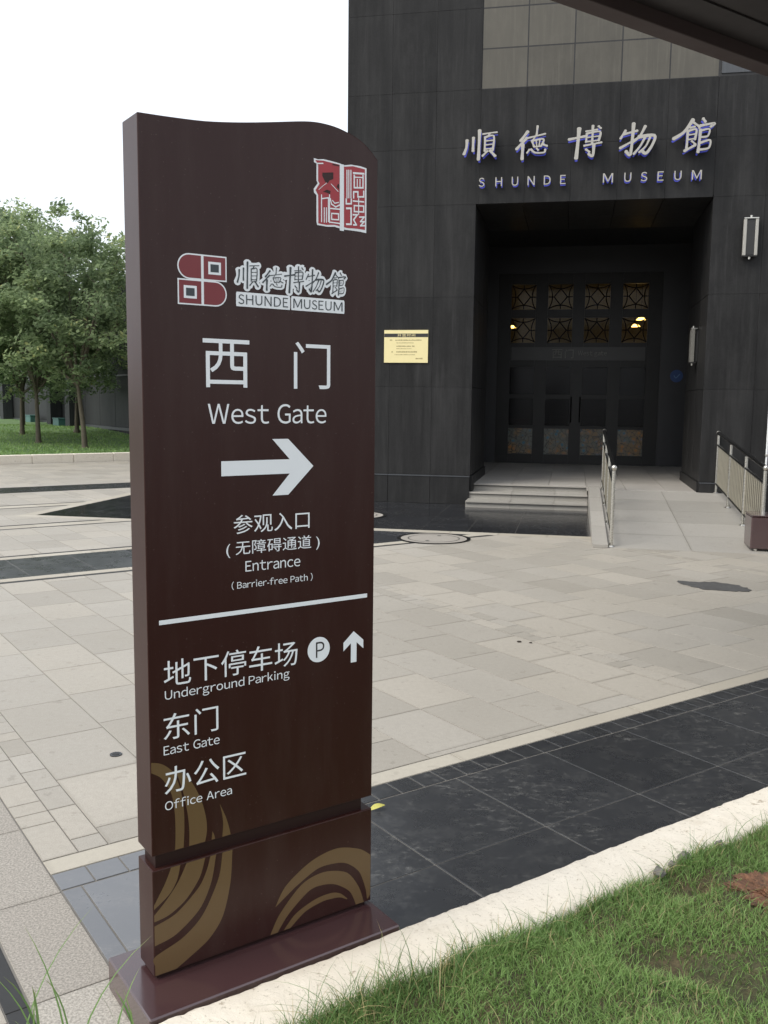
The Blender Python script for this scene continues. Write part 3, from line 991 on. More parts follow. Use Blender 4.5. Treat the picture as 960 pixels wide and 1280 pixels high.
def rz_(n): return ZF * (n + 3.95) / 3.95


NR = 5
for i in range(NR):
    n0, n1 = -3.95 + 3.94 / NR * i, -3.95 + 3.94 / NR * (i + 1)
    for (a, b2) in ((2.16, 3.07), (3.07, 4.02)):
        k = []
        for z in (-.05, 0):
            k += [(a + .002, n0 + .002, rz_(n0) + z), (b2 - .002, n0 + .002, rz_(n0) + z), (b2 - .002, n1 - .002, rz_(n1) + z), (a + .002, n1 - .002, rz_(n1) + z)]
        mb = MB(); mb.v = k; mb.f = [(3, 2, 1, 0), (4, 5, 6, 7), (0, 1, 5, 4), (1, 2, 6, 5), (2, 3, 7, 6), (3, 0, 4, 7)]; mb.t = [.5] * 6
        mb.obj('ramp_slab', M['step'], rp)
mb = MB()
mb.v = [(2.16, -3.95, -.05), (4.02, -3.95, -.05), (4.02, 0, -.05), (2.16, 0, -.05), (2.16, -3.95, -.03), (4.02, -3.95, -.03), (4.02, 0, ZF - .03), (2.16, 0, ZF - .03)]
mb.f = [(0, 3, 2, 1), (4, 5, 6, 7), (0, 1, 5, 4), (1, 2, 6, 5), (2, 3, 7, 6), (3, 0, 4, 7)]; mb.t = [.5] * 6
mb.obj('ramp_bed', M['joint'], rp)
for (a, b2) in ((1.98, 2.155), (4.025, 4.14)):
    for i in range(4):
        n0, n1 = -3.98 + 4.0 / 4 * i, -3.98 + 4.0 / 4 * (i + 1) - .004
        mb = MB(); mb.v = [(a, n0, 0), (b2, n0, 0), (b2, n1, 0), (a, n1, 0), (a, n0, rz_(n0) + .045), (b2, n0, rz_(n0) + .045), (b2, n1, rz_(n1) + .045), (a, n1, rz_(n1) + .045)]
        mb.f = [(0, 3, 2, 1), (4, 5, 6, 7), (0, 1, 5, 4), (1, 2, 6, 5), (2, 3, 7, 6), (3, 0, 4, 7)]; mb.t = [.5] * 6
        mb.obj('side_kerb', M['step'], rp, bevel=.004)

# ------------------------------------------------------------------ polished apron
ap = setting('apron', BO, BYAW)
mb = MB(); mb.box(-5.55, -3.12, -.05, 9.5, 16, -.012); mb.obj('mortar_bed', M['joint'], ap)
apfar = MB()
n = -3.12; nap = 0
for j in range(32):
    for i in range(25):
        a = -5.55 + .6 * i; n0 = -3.12 + .6 * j; n1 = n0 + .6
        if a > 9.4: continue
        b2 = a + .6
        if n0 >= -.05 and a > -1.95: continue
        if n1 > 0 and a + .6 > -1.93 and a < 9.5: n1 = min(n1, -.045) if a > -2.5 else n1
        if n1 > .0 and b2 > -1.96: b2 = -1.96
        if b2 - a < .05: continue
        if a > 1.4 and a < 4.0 and n0 < 0: continue
        P = bw((a + b2) / 2, (n0 + n1) / 2)
        if P.y < 19 and abs(P.x) < .46 * P.y + .3 and nap < 290:
            slab('apron_slab', M['apron'], ap, a + .002, n0 + .002, -.03, b2 - .002, n1 - .002, rng.uniform(-.001, .0005), .0012); nap += 1
        else:
            apfar.box(a + .002, n0 + .002, -.03, b2 - .002, n1 - .002, 0, rng.random())
for (a, b2) in ((1.45, 1.975),):
    for j in range(5):
        slab('apron_slab', M['apron'], ap, a + .002, -3.12 + .6 * j + .002, -.03, b2 - .002, -3.12 + .6 * j + .598, 0, .0012)
o = apfar.obj('apron_slabs', M['apron_far'], ap, tones=True); o['kind'] = 'stuff'
i = 0; x = -5.75
while x < 9.4:
    e = min(x + .6, 2.0) if x < 2.0 else x + .6
    if not (1.97 < x < 4.0): slab('border_strip', M['cream'], ap, x + .002, -3.318, -.03, e - .002, -3.123, .001, .001)
    x = e if x < 2.0 else x + .6
n = -3.318
while n < 12:
    slab('border_strip', M['cream'], ap, -5.75, n + .202, -.03, -5.554, n + .798, .001, .001); n += .6


# ------------------------------------------------------------------ railings
def railing(b, ns, lab, ends=True):
    t = thing('ramp_railing', lab, 'railing', bw(b, 0, 0), BYAW, 'steel railings of the access ramp')
    n0, n1 = ns[0], ns[-1]
    for nn in ns:
        z = rz_(nn) + .046 * (1 if b > 3.9 or b < 2.15 else 0)
        mb = MB(); mb.tube((0, nn, z), (0, nn, z + .87), .021, 12); p = mb.obj('post', M['steel'], t, smooth=False)
        mb = MB(); mb.tube((0, nn, z - .0), (0, nn, z + .014), .045, 12, .03); mb.obj('post_foot', M['steel'], p)
    for (h, r, nm, mt) in ((.885, .026, 'handrail', 'rail_dark'), (.705, .019, 'mid_rail', 'rail_dark'), (.12, .016, 'bottom_rail', 'rail_dark')):
        mb = MB(); mb.tube((0, n0 - (.03 if h > .8 else 0), rz_(n0) + h + .02), (0, n1 + (.03 if h > .8 else 0), rz_(n1) + h + .02), r, 12)
        mb.obj(nm, M[mt], t, smooth=False)
    k = int((n1 - n0) / .112)
    bal = {}
    me = MB().tube((0, 0, .135), (0, 0, .71), .0095, 8).mesh('baluster', M['brass'], smooth=False)
    for i in range(1, k):
        nn = n0 + (n1 - n0) * i / k
        if min(abs(nn - q) for q in ns) < .03: continue
        o = link('baluster', me, None, t); o.location = (0, nn, rz_(nn) + .02)
    for nn in (n0, n1):
        bm = bmesh.new(); bmesh.ops.create_uvsphere(bm, u_segments=12, v_segments=8, radius=.034)
        me = bpy.data.meshes.new('end_ball'); bm.to_mesh(me); bm.free(); me.polygons.foreach_set('use_smooth', [True] * len(me.polygons))
        o = link('end_ball', me, M['steel'], t); o.location = (0, nn + (-.03 if nn == n0 else .03), rz_(nn) + .905)
    return t


railing(2.19, [-3.88, -2.6, -1.3, -.02], 'stainless railing between the steps and the ramp, seen almost end on')
railing(3.86, [-3.6, -2.4, -1.2, -.02], 'stainless railing with close balusters on the right side of the ramp')

bxm = thing('maroon_box', 'low maroon metal box on small feet at the right foot of the ramp', 'box', bw(3.70, -3.84, 0), BYAW)
mb = MB(); mb.box(0, 0, .035, .85, .40, .40); mb.obj('body', M['maroon_base'], bxm, bevel=.012)
mb = MB(); mb.box(-.006, -.006, .402, .856, .406, .415); mb.obj('lid', M['maroon_base'], bxm, bevel=.003)
for (a, b2) in ((.07, .06), (.78, .06), (.07, .34), (.78, .34)):
    MB().tube((a, b2, 0), (a, b2, .034), .022, 10).obj('foot', M['steel'], bxm)

# ------------------------------------------------------------------ manhole covers, patches, litter
for (pu, pv, lab) in ((5.93, 6.42, 'round stone-filled manhole cover on the edge of the dark band before the steps'), (6.35, 8.78, 'round pale manhole cover half hidden by the totem on the dark apron')):
    P = sw(pu, pv, .002); 
    mh = thing('manhole_cover', lab, 'manhole cover', P, SYAW, 'round covers set in the paving')
    mb = MB(); nn = 40
    for i in range(nn):
        a0, a1 = 2 * math.pi * i / nn, 2 * math.pi * (i + 1) / nn
        mb.prism([(.40 * math.cos(a0), .40 * math.sin(a0)), (.44 * math.cos(a0), .44 * math.sin(a0)), (.44 * math.cos(a1), .44 * math.sin(a1)), (.40 * math.cos(a1), .40 * math.sin(a1))], -.012, .006)
    mb.obj('rim', M['rail_dark'], mh)
    mb = MB(); mb.prism([(.395 * math.cos(2 * math.pi * i / nn), .395 * math.sin(2 * math.pi * i / nn)) for i in range(nn)], -.012, .004); cv = mb.obj('cover', M['rough_granite'], mh)
    mb = MB()
    for i in range(nn):
        a0, a1 = 2 * math.pi * i / nn, 2 * math.pi * (i + 1) / nn
        mb.prism([(.30 * math.cos(a0), .30 * math.sin(a0)), (.312 * math.cos(a0), .312 * math.sin(a0)), (.312 * math.cos(a1), .312 * math.sin(a1)), (.30 * math.cos(a1), .30 * math.sin(a1))], .0041, .0052)
    mb.obj('ring', M['strip'], cv)
    for a in (.6, 3.7):
        MB().tube((.22 * math.cos(a), .22 * math.sin(a), .0041), (.22 * math.cos(a), .22 * math.sin(a), .0056), .025, 10).obj('lift_hole', M['strip'], cv)

wetm = plain('wet_grey_mat', (.075, .074, .072), .6, var=.5, scale=14)
pts = [(6.20, 3.10), (6.28, 3.16), (6.36, 3.02), (6.52, 2.92), (6.56, 2.70), (6.50, 2.56), (6.38, 2.50), (6.25, 2.62), (6.13, 2.80)]
mb = MB(); P0 = sw(6.35, 2.8)
pj = []
for (a, b2), (c, d) in zip(pts, pts[1:] + pts[:1]):
    for q in range(5): pj.append((a + (c - a) * q / 5 + rng.uniform(-.018, .018), b2 + (d - b2) * q / 5 + rng.uniform(-.018, .018)))
pp = [(sw(a, b2).x - P0.x, sw(a, b2).y - P0.y) for a, b2 in pj]
mb.prism(pp, .002, .006); o = mb.obj('floor_mat', wetm); o.location = P0; tag(o, 'ragged dark grey piece of matting lying flat on the plaza before the ramp', 'mat')

lf = MB()
N_ = 7
for i in range(N_):
    t = i / N_; t2 = (i + 1) / N_
    w, w2 = .016 * math.sin(math.pi * min(.98, t + .02)), .016 * math.sin(math.pi * min(.98, t2 + .02))
    z, z2 = .004 + .012 * math.sin(t * 2.6), .004 + .012 * math.sin(t2 * 2.6)
    lf.quad((t * .07, -w, z), (t2 * .07, -w2, z2), (t2 * .07, w2, z2 + .004), (t * .07, w, z + .004))
o = lf.obj('fallen_leaf', plain('yellow_leaf', (.45, .42, .10), .6)); o.location = sw(1.165, .70, .004); o.rotation_euler = (0, 0, .5)
tag(o, 'small curled yellow leaf on the dark slabs right behind the totem', 'leaf')
seed_m = plain('dry_husk', (.03, .022, .015), .8)
for (a, b2, s_, lab) in ((3.50, 2.33, .011, 'left of two tiny dark seed husks on the pale plaza tiles'), (3.55, 2.27, .008, 'right of two tiny dark seed husks on the pale plaza tiles')):
    bm = bmesh.new(); bmesh.ops.create_icosphere(bm, subdivisions=2, radius=s_)
    for v_ in bm.verts: v_.co.z *= .5; v_.co.x *= 1.5; v_.co += Vector((rng.uniform(-.2, .2) * s_, rng.uniform(-.2, .2) * s_, 0))
    me = bpy.data.meshes.new('seed_husk'); bm.to_mesh(me); bm.free()
    o = link('seed_husk', me, seed_m); o.location = sw(a, b2, s_ * .5); tag(o, lab, 'seed husk')
dn = thing('floor_drain', 'small round metal drain plug in the pale tiles left of the totem', 'drain', sw(.52, 1.85, .001), SYAW)
MB().tube((0, 0, -.005), (0, 0, .003), .028, 14).obj('plug', M['rail_dark'], dn)
MB().tube((0, 0, .0031), (0, 0, .0042), .017, 12).obj('cap', M['strip'], dn)

# ------------------------------------------------------------------ the direction totem
sg = thing('direction_sign', 'tall maroon totem sign with wavy top, white West Gate lettering and arrows, on a plinth', 'sign', SO, SYAW)
W_, T_ = .698, .105
Z0, ZG1, ZG2 = .106, .405, .445
topc = [(0, 2.326), (.08, 2.329), (.176, 2.335), (.27, 2.348), (.359, 2.364), (.461, 2.3835), (.514, 2.388), (.568, 2.384), (.624, 2.369), (.661, 2.35), (W_, 2.318)]
tc = smooth_line(topc, 4)


def profile_box(name, prof, y0, y1, mat, parent, bev=.0025):
    n = len(prof)
    V = [(p[0], y0, p[1]) for p in prof] + [(p[0], y1, p[1]) for p in prof]
    F = [tuple(range(n)), tuple(range(2 * n - 1, n - 1, -1))]
    for i in range(n):
        j = (i + 1) % n; F.append((j, i, n + i, n + j))
    me = bpy.data.meshes.new(name); me.from_pydata(V, [], F); me.materials.append(mat)
    bm = bmesh.new(); bm.from_mesh(me); bmesh.ops.recalc_face_normals(bm, faces=bm.faces[:])
    ed = [e for e in bm.edges if e.calc_face_angle(0) > .5]
    bmesh.ops.bevel(bm, geom=ed, offset=bev, segments=2, affect='EDGES', profile=.5)
    bm.to_mesh(me); bm.free(); me.update()
    return link(name, me, None, parent)


up = profile_box('upper_panel', [(0, ZG2), (W_, ZG2)] + [(p.x, p.y) for p in reversed(tc)], 0, T_, M['maroon'], sg)
lo = profile_box('lower_panel', [(0, Z0), (W_, Z0), (W_, ZG1), (0, ZG1)], 0, T_, M['maroon'], sg)
boxo('neck', M['neck'], sg, .014, .014, ZG1 - .003, W_ - .03, T_ - .014, ZG2 + .003)
boxo('neck', M['neck'], sg, .010, .010, .090, W_ - .02, T_ - .01, Z0 + .003)
boxo('plinth', M['maroon_base'], sg, -.068, -.146, 0, .706, .175, .094, bevel=.004)
YF = -.0008


def lt(body, bb, mat=None, y=YF, sp=1.0, off=0.0, parent=None):
    if any('A' <= c <= 'z' for c in body): return line_mesh('lettering', body, bb, y, mat or M['white'], 0, .14 * sp, parent or up)
    return text_mesh('lettering', body, bb, y, mat or M['white'], 0, off, sp, parent or up)


lt('西', (.161, 1.676, .293, 1.800)); lt('门', (.427, 1.676, .543, 1.803))
lt('West Gate', (.173, 1.581, .531, 1.634), sp=1.06)
lt('参观入口', (.243, 1.287, .477, 1.338)); lt('( 无障碍通道 )', (.221, 1.224, .510, 1.268))
lt('Entrance', (.277, 1.182, .447, 1.211), sp=1.06); lt('( Barrier-free Path )', (.236, 1.136, .487, 1.159), sp=1.04)
lt('地下停车场', (.041, .899, .438, .970)); lt('Underground Parking', (.043, .858, .412, .891), sp=1.04)
lt('东门', (.038, .755, .193, .826)); lt('East Gate', (.037, .716, .196, .741), sp=1.05)
lt('办公区', (.038, .608, .275, .681)); lt('Office Area', (.038, .564, .231, .590), sp=1.05)


def flat(name, poly, mat, y=YF, parent=None):
    return strokes_mesh(name, [poly], y, mat, parent=parent or up)


flat('arrow', [(.209, 1.444), (.209, 1.4835), (.4135, 1.4835), (.360, 1.5395), (.409, 1.5395), (.489, 1.4625), (.409, 1.3855), (.360, 1.3855), (.4135, 1.444)], M['white'])
flat('divider_line', [(.031, 1.0665), (.674, 1.0665), (.674, 1.0785), (.031, 1.0785)], M['white'])
pd = flat('parking_disc', [(.508 + .037 * math.cos(2 * math.pi * i / 40), .932 + .037 * math.sin(2 * math.pi * i / 40)) for i in range(40)], M['white'])
line_mesh('lettering', 'P', (.4985, .9085, .5265, .9545), YF - .0004, M['dark_brown'], 0, .1, pd)
flat('arrow', [(.618, .876), (.618, .935), (.592, .914), (.592, .9395), (.6275, .970), (.662, .9395), (.662, .914), (.638, .935), (.638, .876)], M['white'])


def two(o_, i_):
    return [(p.x, p.y) for p in smooth_line(o_, 10)] + [(p.x, p.y) for p in smooth_line(i_, 10)]


up_sw = [([(.0025, .704), (.03, .695), (.06, .668), (.08, .62), (.09, .56), (.091, .50), (.088, .448)], [(.064, .448), (.066, .5), (.064, .56), (.055, .61), (.03, .655), (.0025, .676)]),
         ([(.064, .672), (.09, .655), (.117, .62), (.140, .57), (.153, .52), (.156, .48), (.150, .448)], [(.104, .448), (.105, .49), (.101, .54), (.09, .60), (.077, .645)]),
         ([(.172, .472), (.177, .46), (.179, .448)], [(.169, .448), (.171, .462)]),
         ([(.194, .546), (.212, .503), (.222, .468), (.226, .448)], [(.201, .448), (.204, .485), (.201, .515)])]
lo_sw = [([(.078, .402), (.068, .362), (.046, .328), (.0025, .297)], [(.0025, .309), (.033, .360), (.052, .402)]),
         ([(.150, .402), (.133, .350), (.093, .299), (.045, .27), (.0025, .262)], [(.0025, .281), (.035, .312), (.070, .354), (.096, .402)]),
         ([(.182, .402), (.166, .324), (.131, .258), (.063, .208), (.0025, .194)], [(.0025, .250), (.064, .268), (.127, .319), (.152, .36), (.165, .402)]),
         ([(.231, .402), (.224, .307), (.200, .216), (.158, .162), (.10, .128), (.062, .1085)], [(.0025, .1085), (.0025, .135), (.0025, .163), (.082, .192), (.141, .240), (.188, .330), (.201, .402)]),
         ([(.364, .188), (.401, .245), (.485, .295), (.573, .310), (.653, .286), (.6955, .255)], [(.6955, .125), (.684, .115), (.678, .150), (.655, .21), (.615, .248), (.575, .263), (.507, .265), (.43, .23)]),
         ([(.348, .1085), (.38, .164), (.453, .232), (.529, .248), (.608, .223), (.652, .165), (.672, .1085)], [(.643, .1085), (.62, .158), (.57, .196), (.52, .209), (.475, .203), (.41, .155), (.372, .1085)]),
         ([(.392, .1085), (.432, .147), (.497, .171), (.552, .174), (.585, .163), (.612, .138)], [(.610, .136), (.585, .150), (.555, .155), (.52, .156), (.464, .143), (.414, .1085)])]
for q in up_sw: flat('gold_swoosh', two(*q), M['gold'], -.0005, up)
for q in lo_sw: flat('gold_swoosh', two(*q), M['gold'], -.0005, lo)

# two-leaf logo beside the museum's name
cx_, cz_ = .1625, 1.945


def stadium(sx_, sz_, e):
    """quarter leaf: rounded on its outer side"""
    w, h = .060 + e, .0565 + e
    x0 = cx_ + sx_ * (.0035 - e); z0 = cz_ + sz_ * (.0035 - e)
    r = h / 2 + e * .5; H_ = h + e
    pts = [(x0, z0), (x0, z0 + sz_ * H_)]
    zc = z0 + sz_ * H_ / 2; xe = x0 + sx_ * (w + e - H_ / 2 * 1.0)
    for i in range(0, 13):
        a = math.pi / 2 - math.pi * i / 12
        pts.append((xe + sx_ * H_ / 2 * math.cos(a), zc + sz_ * H_ / 2 * math.sin(a)))
    return pts


def sq(sx_, sz_, e, k=0.0):
    x0 = cx_ + sx_ * (.0035 - e + k); z0 = cz_ + sz_ * (.0035 - e + k)
    x1 = cx_ + sx_ * (.0635 + e - k); z1 = cz_ + sz_ * (.0600 + e - k)
    return [(x0, z0), (x1, z0), (x1, z1), (x0, z1)]


lg = strokes_mesh('logo', [stadium(-1, 1, .0035), stadium(1, -1, .0035), sq(1, 1, .0035), sq(-1, -1, .0035)], YF, M['white'], step=.00003, parent=up)
for q in (stadium(-1, 1, 0), stadium(1, -1, 0), sq(1, 1, 0), sq(-1, -1, 0)): flat('red_field', q, M['red'], YF - .0003, lg)
for q in (1, -1):
    flat('white_square', sq(q, q, 0, .0125), M['white'], YF - .0006, lg); flat('dark_square', sq(q, q, 0, .0185), M['slate'], YF - .0009, lg)
cb = [(0.2581, 1.9335, 0.3233, 2.003), (0.3315, 1.9327, 0.3944, 1.9951), (0.3973, 1.93, 0.4574, 2.0028), (0.4629, 1.9386, 0.5211, 1.9992), (0.5281, 1.9357, 0.5926, 1.9994)]
polys = []; pw = []
for i, b_4 in enumerate(cb):
    polys += char_polys(i, b_4, -2); 
    pw += char_polys(i, b_4, 58)
oc = strokes_mesh('character_outline', pw, YF, M['white'], step=.000008, parent=up)
strokes_mesh('brush_characters', polys, YF - .0010, M['slate'], step=.000008, parent=oc)
eo = None
word = [('S', .0), ('H', 1), ('U', 2), ('N', 3), ('D', 4), ('E', 5), ('M', 6.55), ('U', 7.9), ('S', 8.9), ('E', 9.75), ('U', 10.65), ('M', 11.7)]
xl = [.262, .284, .3115, .338, .366, .393, .425, .458, .483, .504, .526, .553]
wl = [.0165, .021, .020, .021, .021, .016, .027, .020, .0165, .016, .020, .029]
for (ch, _), x, w in zip(word, xl, wl):
    o = flat('letter_outline', [(x - .0055, 1.8865), (x + w + .0055, 1.8865), (x + w + .0065, 1.892), (x + w + .0065, 1.919), (x + w + .0045, 1.9235), (x - .0045, 1.9235), (x - .0065, 1.919), (x - .0065, 1.892)], M['white'], YF - .00016 - .00001 * xl.index(x))
    line_mesh('lettering', ch, (x, 1.8925, x + w, 1.9175), YF - .0011, M['slate'], 0, .1, o)

# seal at the top right
SEAL_W= [(0.4885, 2.2926), (0.502, 2.2911), (0.5193, 2.2942), (0.5455, 2.2928), (0.572, 2.2907), (0.584, 2.2876), (0.6079, 2.2928), (0.6382, 2.2931), (0.6591, 2.2905), (0.66, 2.1144), (0.6399, 2.116), (0.6093, 2.1164), (0.5822, 2.1159), (0.5553, 2.1203), (0.5317, 2.1177), (0.4996, 2.1189), (0.4973, 2.1271), (0.4971, 2.197), (0.4893, 2.2032), (0.4884, 2.2127), (0.5008, 2.2287), (0.497, 2.2354), (0.4969, 2.2796), (0.4891, 2.282)]
SEAL_R= [(0.4934, 2.2879), (0.5193, 2.2901), (0.5455, 2.2885), (0.5661, 2.2874), (0.587, 2.2844), (0.6139, 2.2896), (0.6536, 2.2867), (0.6553, 2.1227), (0.6215, 2.1227), (0.5972, 2.1212), (0.5791, 2.1229), (0.5553, 2.1252), (0.5287, 2.1222), (0.5031, 2.1234), (0.5023, 2.1977), (0.4942, 2.2099), (0.5065, 2.2283), (0.5022, 2.2349), (0.502, 2.2768)]
SEAL_H= [[(0.5151, 2.2583), (0.5501, 2.264), (0.5502, 2.2464), (0.5384, 2.2411), (0.5326, 2.2331), (0.5239, 2.2355), (0.5151, 2.2499)], [(0.5167, 2.208), (0.5298, 2.2158), (0.5415, 2.2137), (0.5401, 2.2051), (0.5255, 2.208)], [(0.565, 2.2351), (0.5694, 2.2357), (0.5695, 2.2211), (0.5606, 2.2272)], [(0.547, 2.287), (0.5691, 2.2854), (0.5691, 2.2823), (0.547, 2.2829)]]
SEAL_S= [([(0.5771, 2.283), (0.5783, 2.1179)], 0.0115), ([(0.5939, 2.2757), (0.5945, 2.2023)], 0.0027), ([(0.5999, 2.2765), (0.6005, 2.2031)], 0.0027), ([(0.6068, 2.2775), (0.6074, 2.204)], 0.0027), ([(0.5921, 2.1983), (0.5922, 2.1861), (0.6087, 2.1881), (0.6086, 2.2004)], 0.0036), ([(0.5938, 2.1739), (0.6082, 2.1757), (0.6086, 2.1329), (0.5941, 2.1313)], 0.0042), ([(0.6156, 2.2714), (0.6491, 2.2742)], 0.0042), ([(0.6178, 2.2656), (0.6181, 2.2325), (0.6473, 2.2359), (0.647, 2.2685)], 0.0036), ([(0.6279, 2.256), (0.6281, 2.2343)], 0.0027), ([(0.637, 2.2572), (0.6372, 2.2355)], 0.0027), ([(0.6178, 2.2607), (0.6471, 2.2636)], 0.0027), ([(0.6162, 2.2051), (0.616, 2.2211), (0.6303, 2.223), (0.6305, 2.2094), (0.6497, 2.2119), (0.6496, 2.2268)], 0.0036), ([(0.6329, 2.2048), (0.6333, 2.1626)], 0.0027), ([(0.6153, 2.1964), (0.6499, 2.1982)], 0.0033), ([(0.6185, 2.1844), (0.6186, 2.1683), (0.6502, 2.1709), (0.65, 2.187), (0.6185, 2.1844)], 0.0033), ([(0.6151, 2.1592), (0.6288, 2.1608), (0.6167, 2.1458), (0.626, 2.1331), (0.6168, 2.1321)], 0.0036), ([(0.6365, 2.1555), (0.6518, 2.1573), (0.6397, 2.1434), (0.652, 2.1448), (0.6398, 2.1322), (0.6536, 2.1338)], 0.0033), ([(0.5124, 2.199), (0.5127, 2.1289)], 0.0027), ([(0.5124, 2.1894), (0.5343, 2.1946), (0.5346, 2.1314)], 0.0027), ([(0.5213, 2.1663), (0.5214, 2.1287)], 0.0024), ([(0.528, 2.1671), (0.5281, 2.1294)], 0.0024), ([(0.5402, 2.1929), (0.5446, 2.1789), (0.5579, 2.1732), (0.5698, 2.1796)], 0.003), ([(0.5475, 2.189), (0.5549, 2.1826), (0.5668, 2.1865)], 0.0024), ([(0.5388, 2.1672), (0.5699, 2.1686)], 0.003), ([(0.5448, 2.1545), (0.567, 2.156), (0.5671, 2.14), (0.5448, 2.1387), (0.5448, 2.1545)], 0.003), ([(0.539, 2.1307), (0.5701, 2.1305)], 0.0027), ([(0.4977, 2.2797), (0.5164, 2.2825)], 0.0027), ([(0.5037, 2.2123), (0.5167, 2.2237), (0.5283, 2.2325)], 0.0012), ([(0.5429, 2.2321), (0.5651, 2.2156)], 0.0015), ([(0.5378, 2.2023), (0.5381, 2.1294)], 0.0027)]

se = flat('seal', SEAL_W, M['white'])
strokes_mesh('red_field', [SEAL_R], YF - .0003, M['seal_red'], parent=se)
strokes_mesh('seal_opening', SEAL_H, YF - .0006, M['maroon'], parent=se)
def seg_polys(a, w):
    out = []
    for p, q in zip(a[:-1], a[1:]):
        p = Vector(p); q = Vector(q); d = (q - p).normalized(); n_ = Vector((-d.y, d.x)) * w / 2; e = d * w * .45
        out.append([tuple(p - e + n_), tuple(p - e - n_), tuple(q + e - n_), tuple(q + e + n_)])
    return out


sl = strokes_mesh('seal_line', [s_ for a, w in SEAL_S for s_ in seg_polys(a, w * 1.18)], YF - .0009, M['white'], step=.000006, parent=se); sl['kind'] = 'stuff'

# ------------------------------------------------------------------ canopy overhead on the right
cn = thing('entrance_canopy', 'dark maroon metal canopy reaching in overhead at the top right', 'canopy', SO, SYAW)
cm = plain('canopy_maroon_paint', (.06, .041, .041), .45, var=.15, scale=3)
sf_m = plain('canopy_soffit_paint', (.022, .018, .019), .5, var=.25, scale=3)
boxo('rim_beam', cm, cn, 1.6, 1.84, 4.0, 10.5, 1.98, 4.34, bevel=.004)
boxo('rim_beam', cm, cn, 1.6, -1.6, 4.0, 1.72, 1.838, 4.34)
boxo('rim_beam', cm, cn, 1.721, -1.6, 4.0, 10.5, -1.48, 4.34)
boxo('roof_sheet', cm, cn, 1.6, -1.6, 4.342, 10.5, 1.98, 4.40)
for i in range(24):
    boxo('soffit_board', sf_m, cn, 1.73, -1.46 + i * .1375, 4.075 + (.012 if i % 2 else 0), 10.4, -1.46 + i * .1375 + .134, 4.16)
for (a, b2) in ((9.9, -1.2), (9.9, 1.6), (4.9, -1.2)):
    boxo('post', cm, cn, a, b2, 0, a + .14, b2 + .14, 4.0)

# ------------------------------------------------------------------ lawn kerb
kb = setting('lawn_kerb', SO, SYAW)
km = NT('rough_white_kerb'); Pk = km.pos()
kc = km.mix(km.ramp(km.noise(Pk, 9, 8, .7), .3, .75), (.86, .81, .71), (.80, .745, .64))
kc = km.mix(km.ramp(km.noise(Pk, 26, 5, .7), .61, .68), kc, (.42, .36, .28))
kc = km.mix(km.ramp(km.noise(Pk, 3.2, 6, .7), .58, .74), kc, (.60, .54, .44))
kc = km.mix(km.math('MULTIPLY', km.ramp(km.noise(Pk, 70, 4, .7), .60, .66), .55), kc, (.20, .17, .12))
ky = km.new('ShaderNodeSeparateXYZ'); km.l.new(km.objc(), ky.inputs[0])
kd = km.math('ADD', ky.outputs[1], km.math('MULTIPLY', km.noise(Pk, 14, 6, .7), .09))
kc = km.mix(km.math('MULTIPLY', km.ramp(kd, -.315, -.27, (1, 1, 1, 1), (0, 0, 0, 1)), .32), kc, (.34, .28, .20))
km.color(kc); km.rough(.85); km.bump(km.noise(Pk, 55, 6, .7), .55, .006)
M['kerb'] = km.m


def vnoise(x, s):
    return math.sin(x * s + 1.3) * .5 + math.sin(x * s * 2.37 + .4) * .3 + math.sin(x * s * 5.1 + 2.2) * .2


def kerb_piece(u0, u1, v0, v1, zt, nu, rough, mat, parent, name):
    V = []; F = []
    prof = [(0, -.02), (0, .55), (0.02, .86), (.10, 1.0), (.35, 1.0), (.65, 1.0), (.9, .99), (.98, .88), (1, .5), (1, -.02)]
    for i in range(nu + 1):
        u = u0 + (u1 - u0) * i / nu
        for j, (q, h) in enumerate(prof):
            vv = v0 + (v1 - v0) * q; z = max(h, -.3) * zt
            n = rough * vnoise(u + j * .05, 7) + rough * .5 * nr.standard_normal()
            if j in (0, 1, 2, 3): vv += n
            elif j > 6: vv += n
            z += rough * .35 * nr.standard_normal() * (h > .5)
            V.append((u, vv, z))
    m_ = len(prof)
    for i in range(nu):
        for j in range(m_ - 1):
            F.append((i * m_ + j, (i + 1) * m_ + j, (i + 1) * m_ + j + 1, i * m_ + j + 1))
    F.append(tuple(range(m_))); F.append(tuple(range((nu + 1) * m_ - 1, nu * m_ - 1, -1)))
    me = bpy.data.meshes.new(name); me.from_pydata(V, [], F); me.materials.append(mat)
    bm = bmesh.new(); bm.from_mesh(me); bmesh.ops.recalc_face_normals(bm, faces=bm.faces[:]); bm.to_mesh(me); bm.free()
    me.polygons.foreach_set('use_smooth', [True] * len(me.polygons)); me.update()
    return link(name, me, None, parent)


kerb_piece(-3.2, 14, -.152, -.372, .097, 900, .0035, M['kerb'], kb, 'kerb_stone')
for (a, b2, s_) in ((1.745, -.372, .03), (1.60, -.378, .022), (1.68, -.37, .015), (1.93, -.375, .02)):
    bm = bmesh.new(); bmesh.ops.create_icosphere(bm, subdivisions=2, radius=s_)
    for v_ in bm.verts: v_.co *= rng.uniform(.75, 1.15)
    me = bpy.data.meshes.new('mortar_lump'); bm.to_mesh(me); bm.free()
    o = link('mortar_lump', me, M['joint'], kb); o.location = (a, b2, .098)

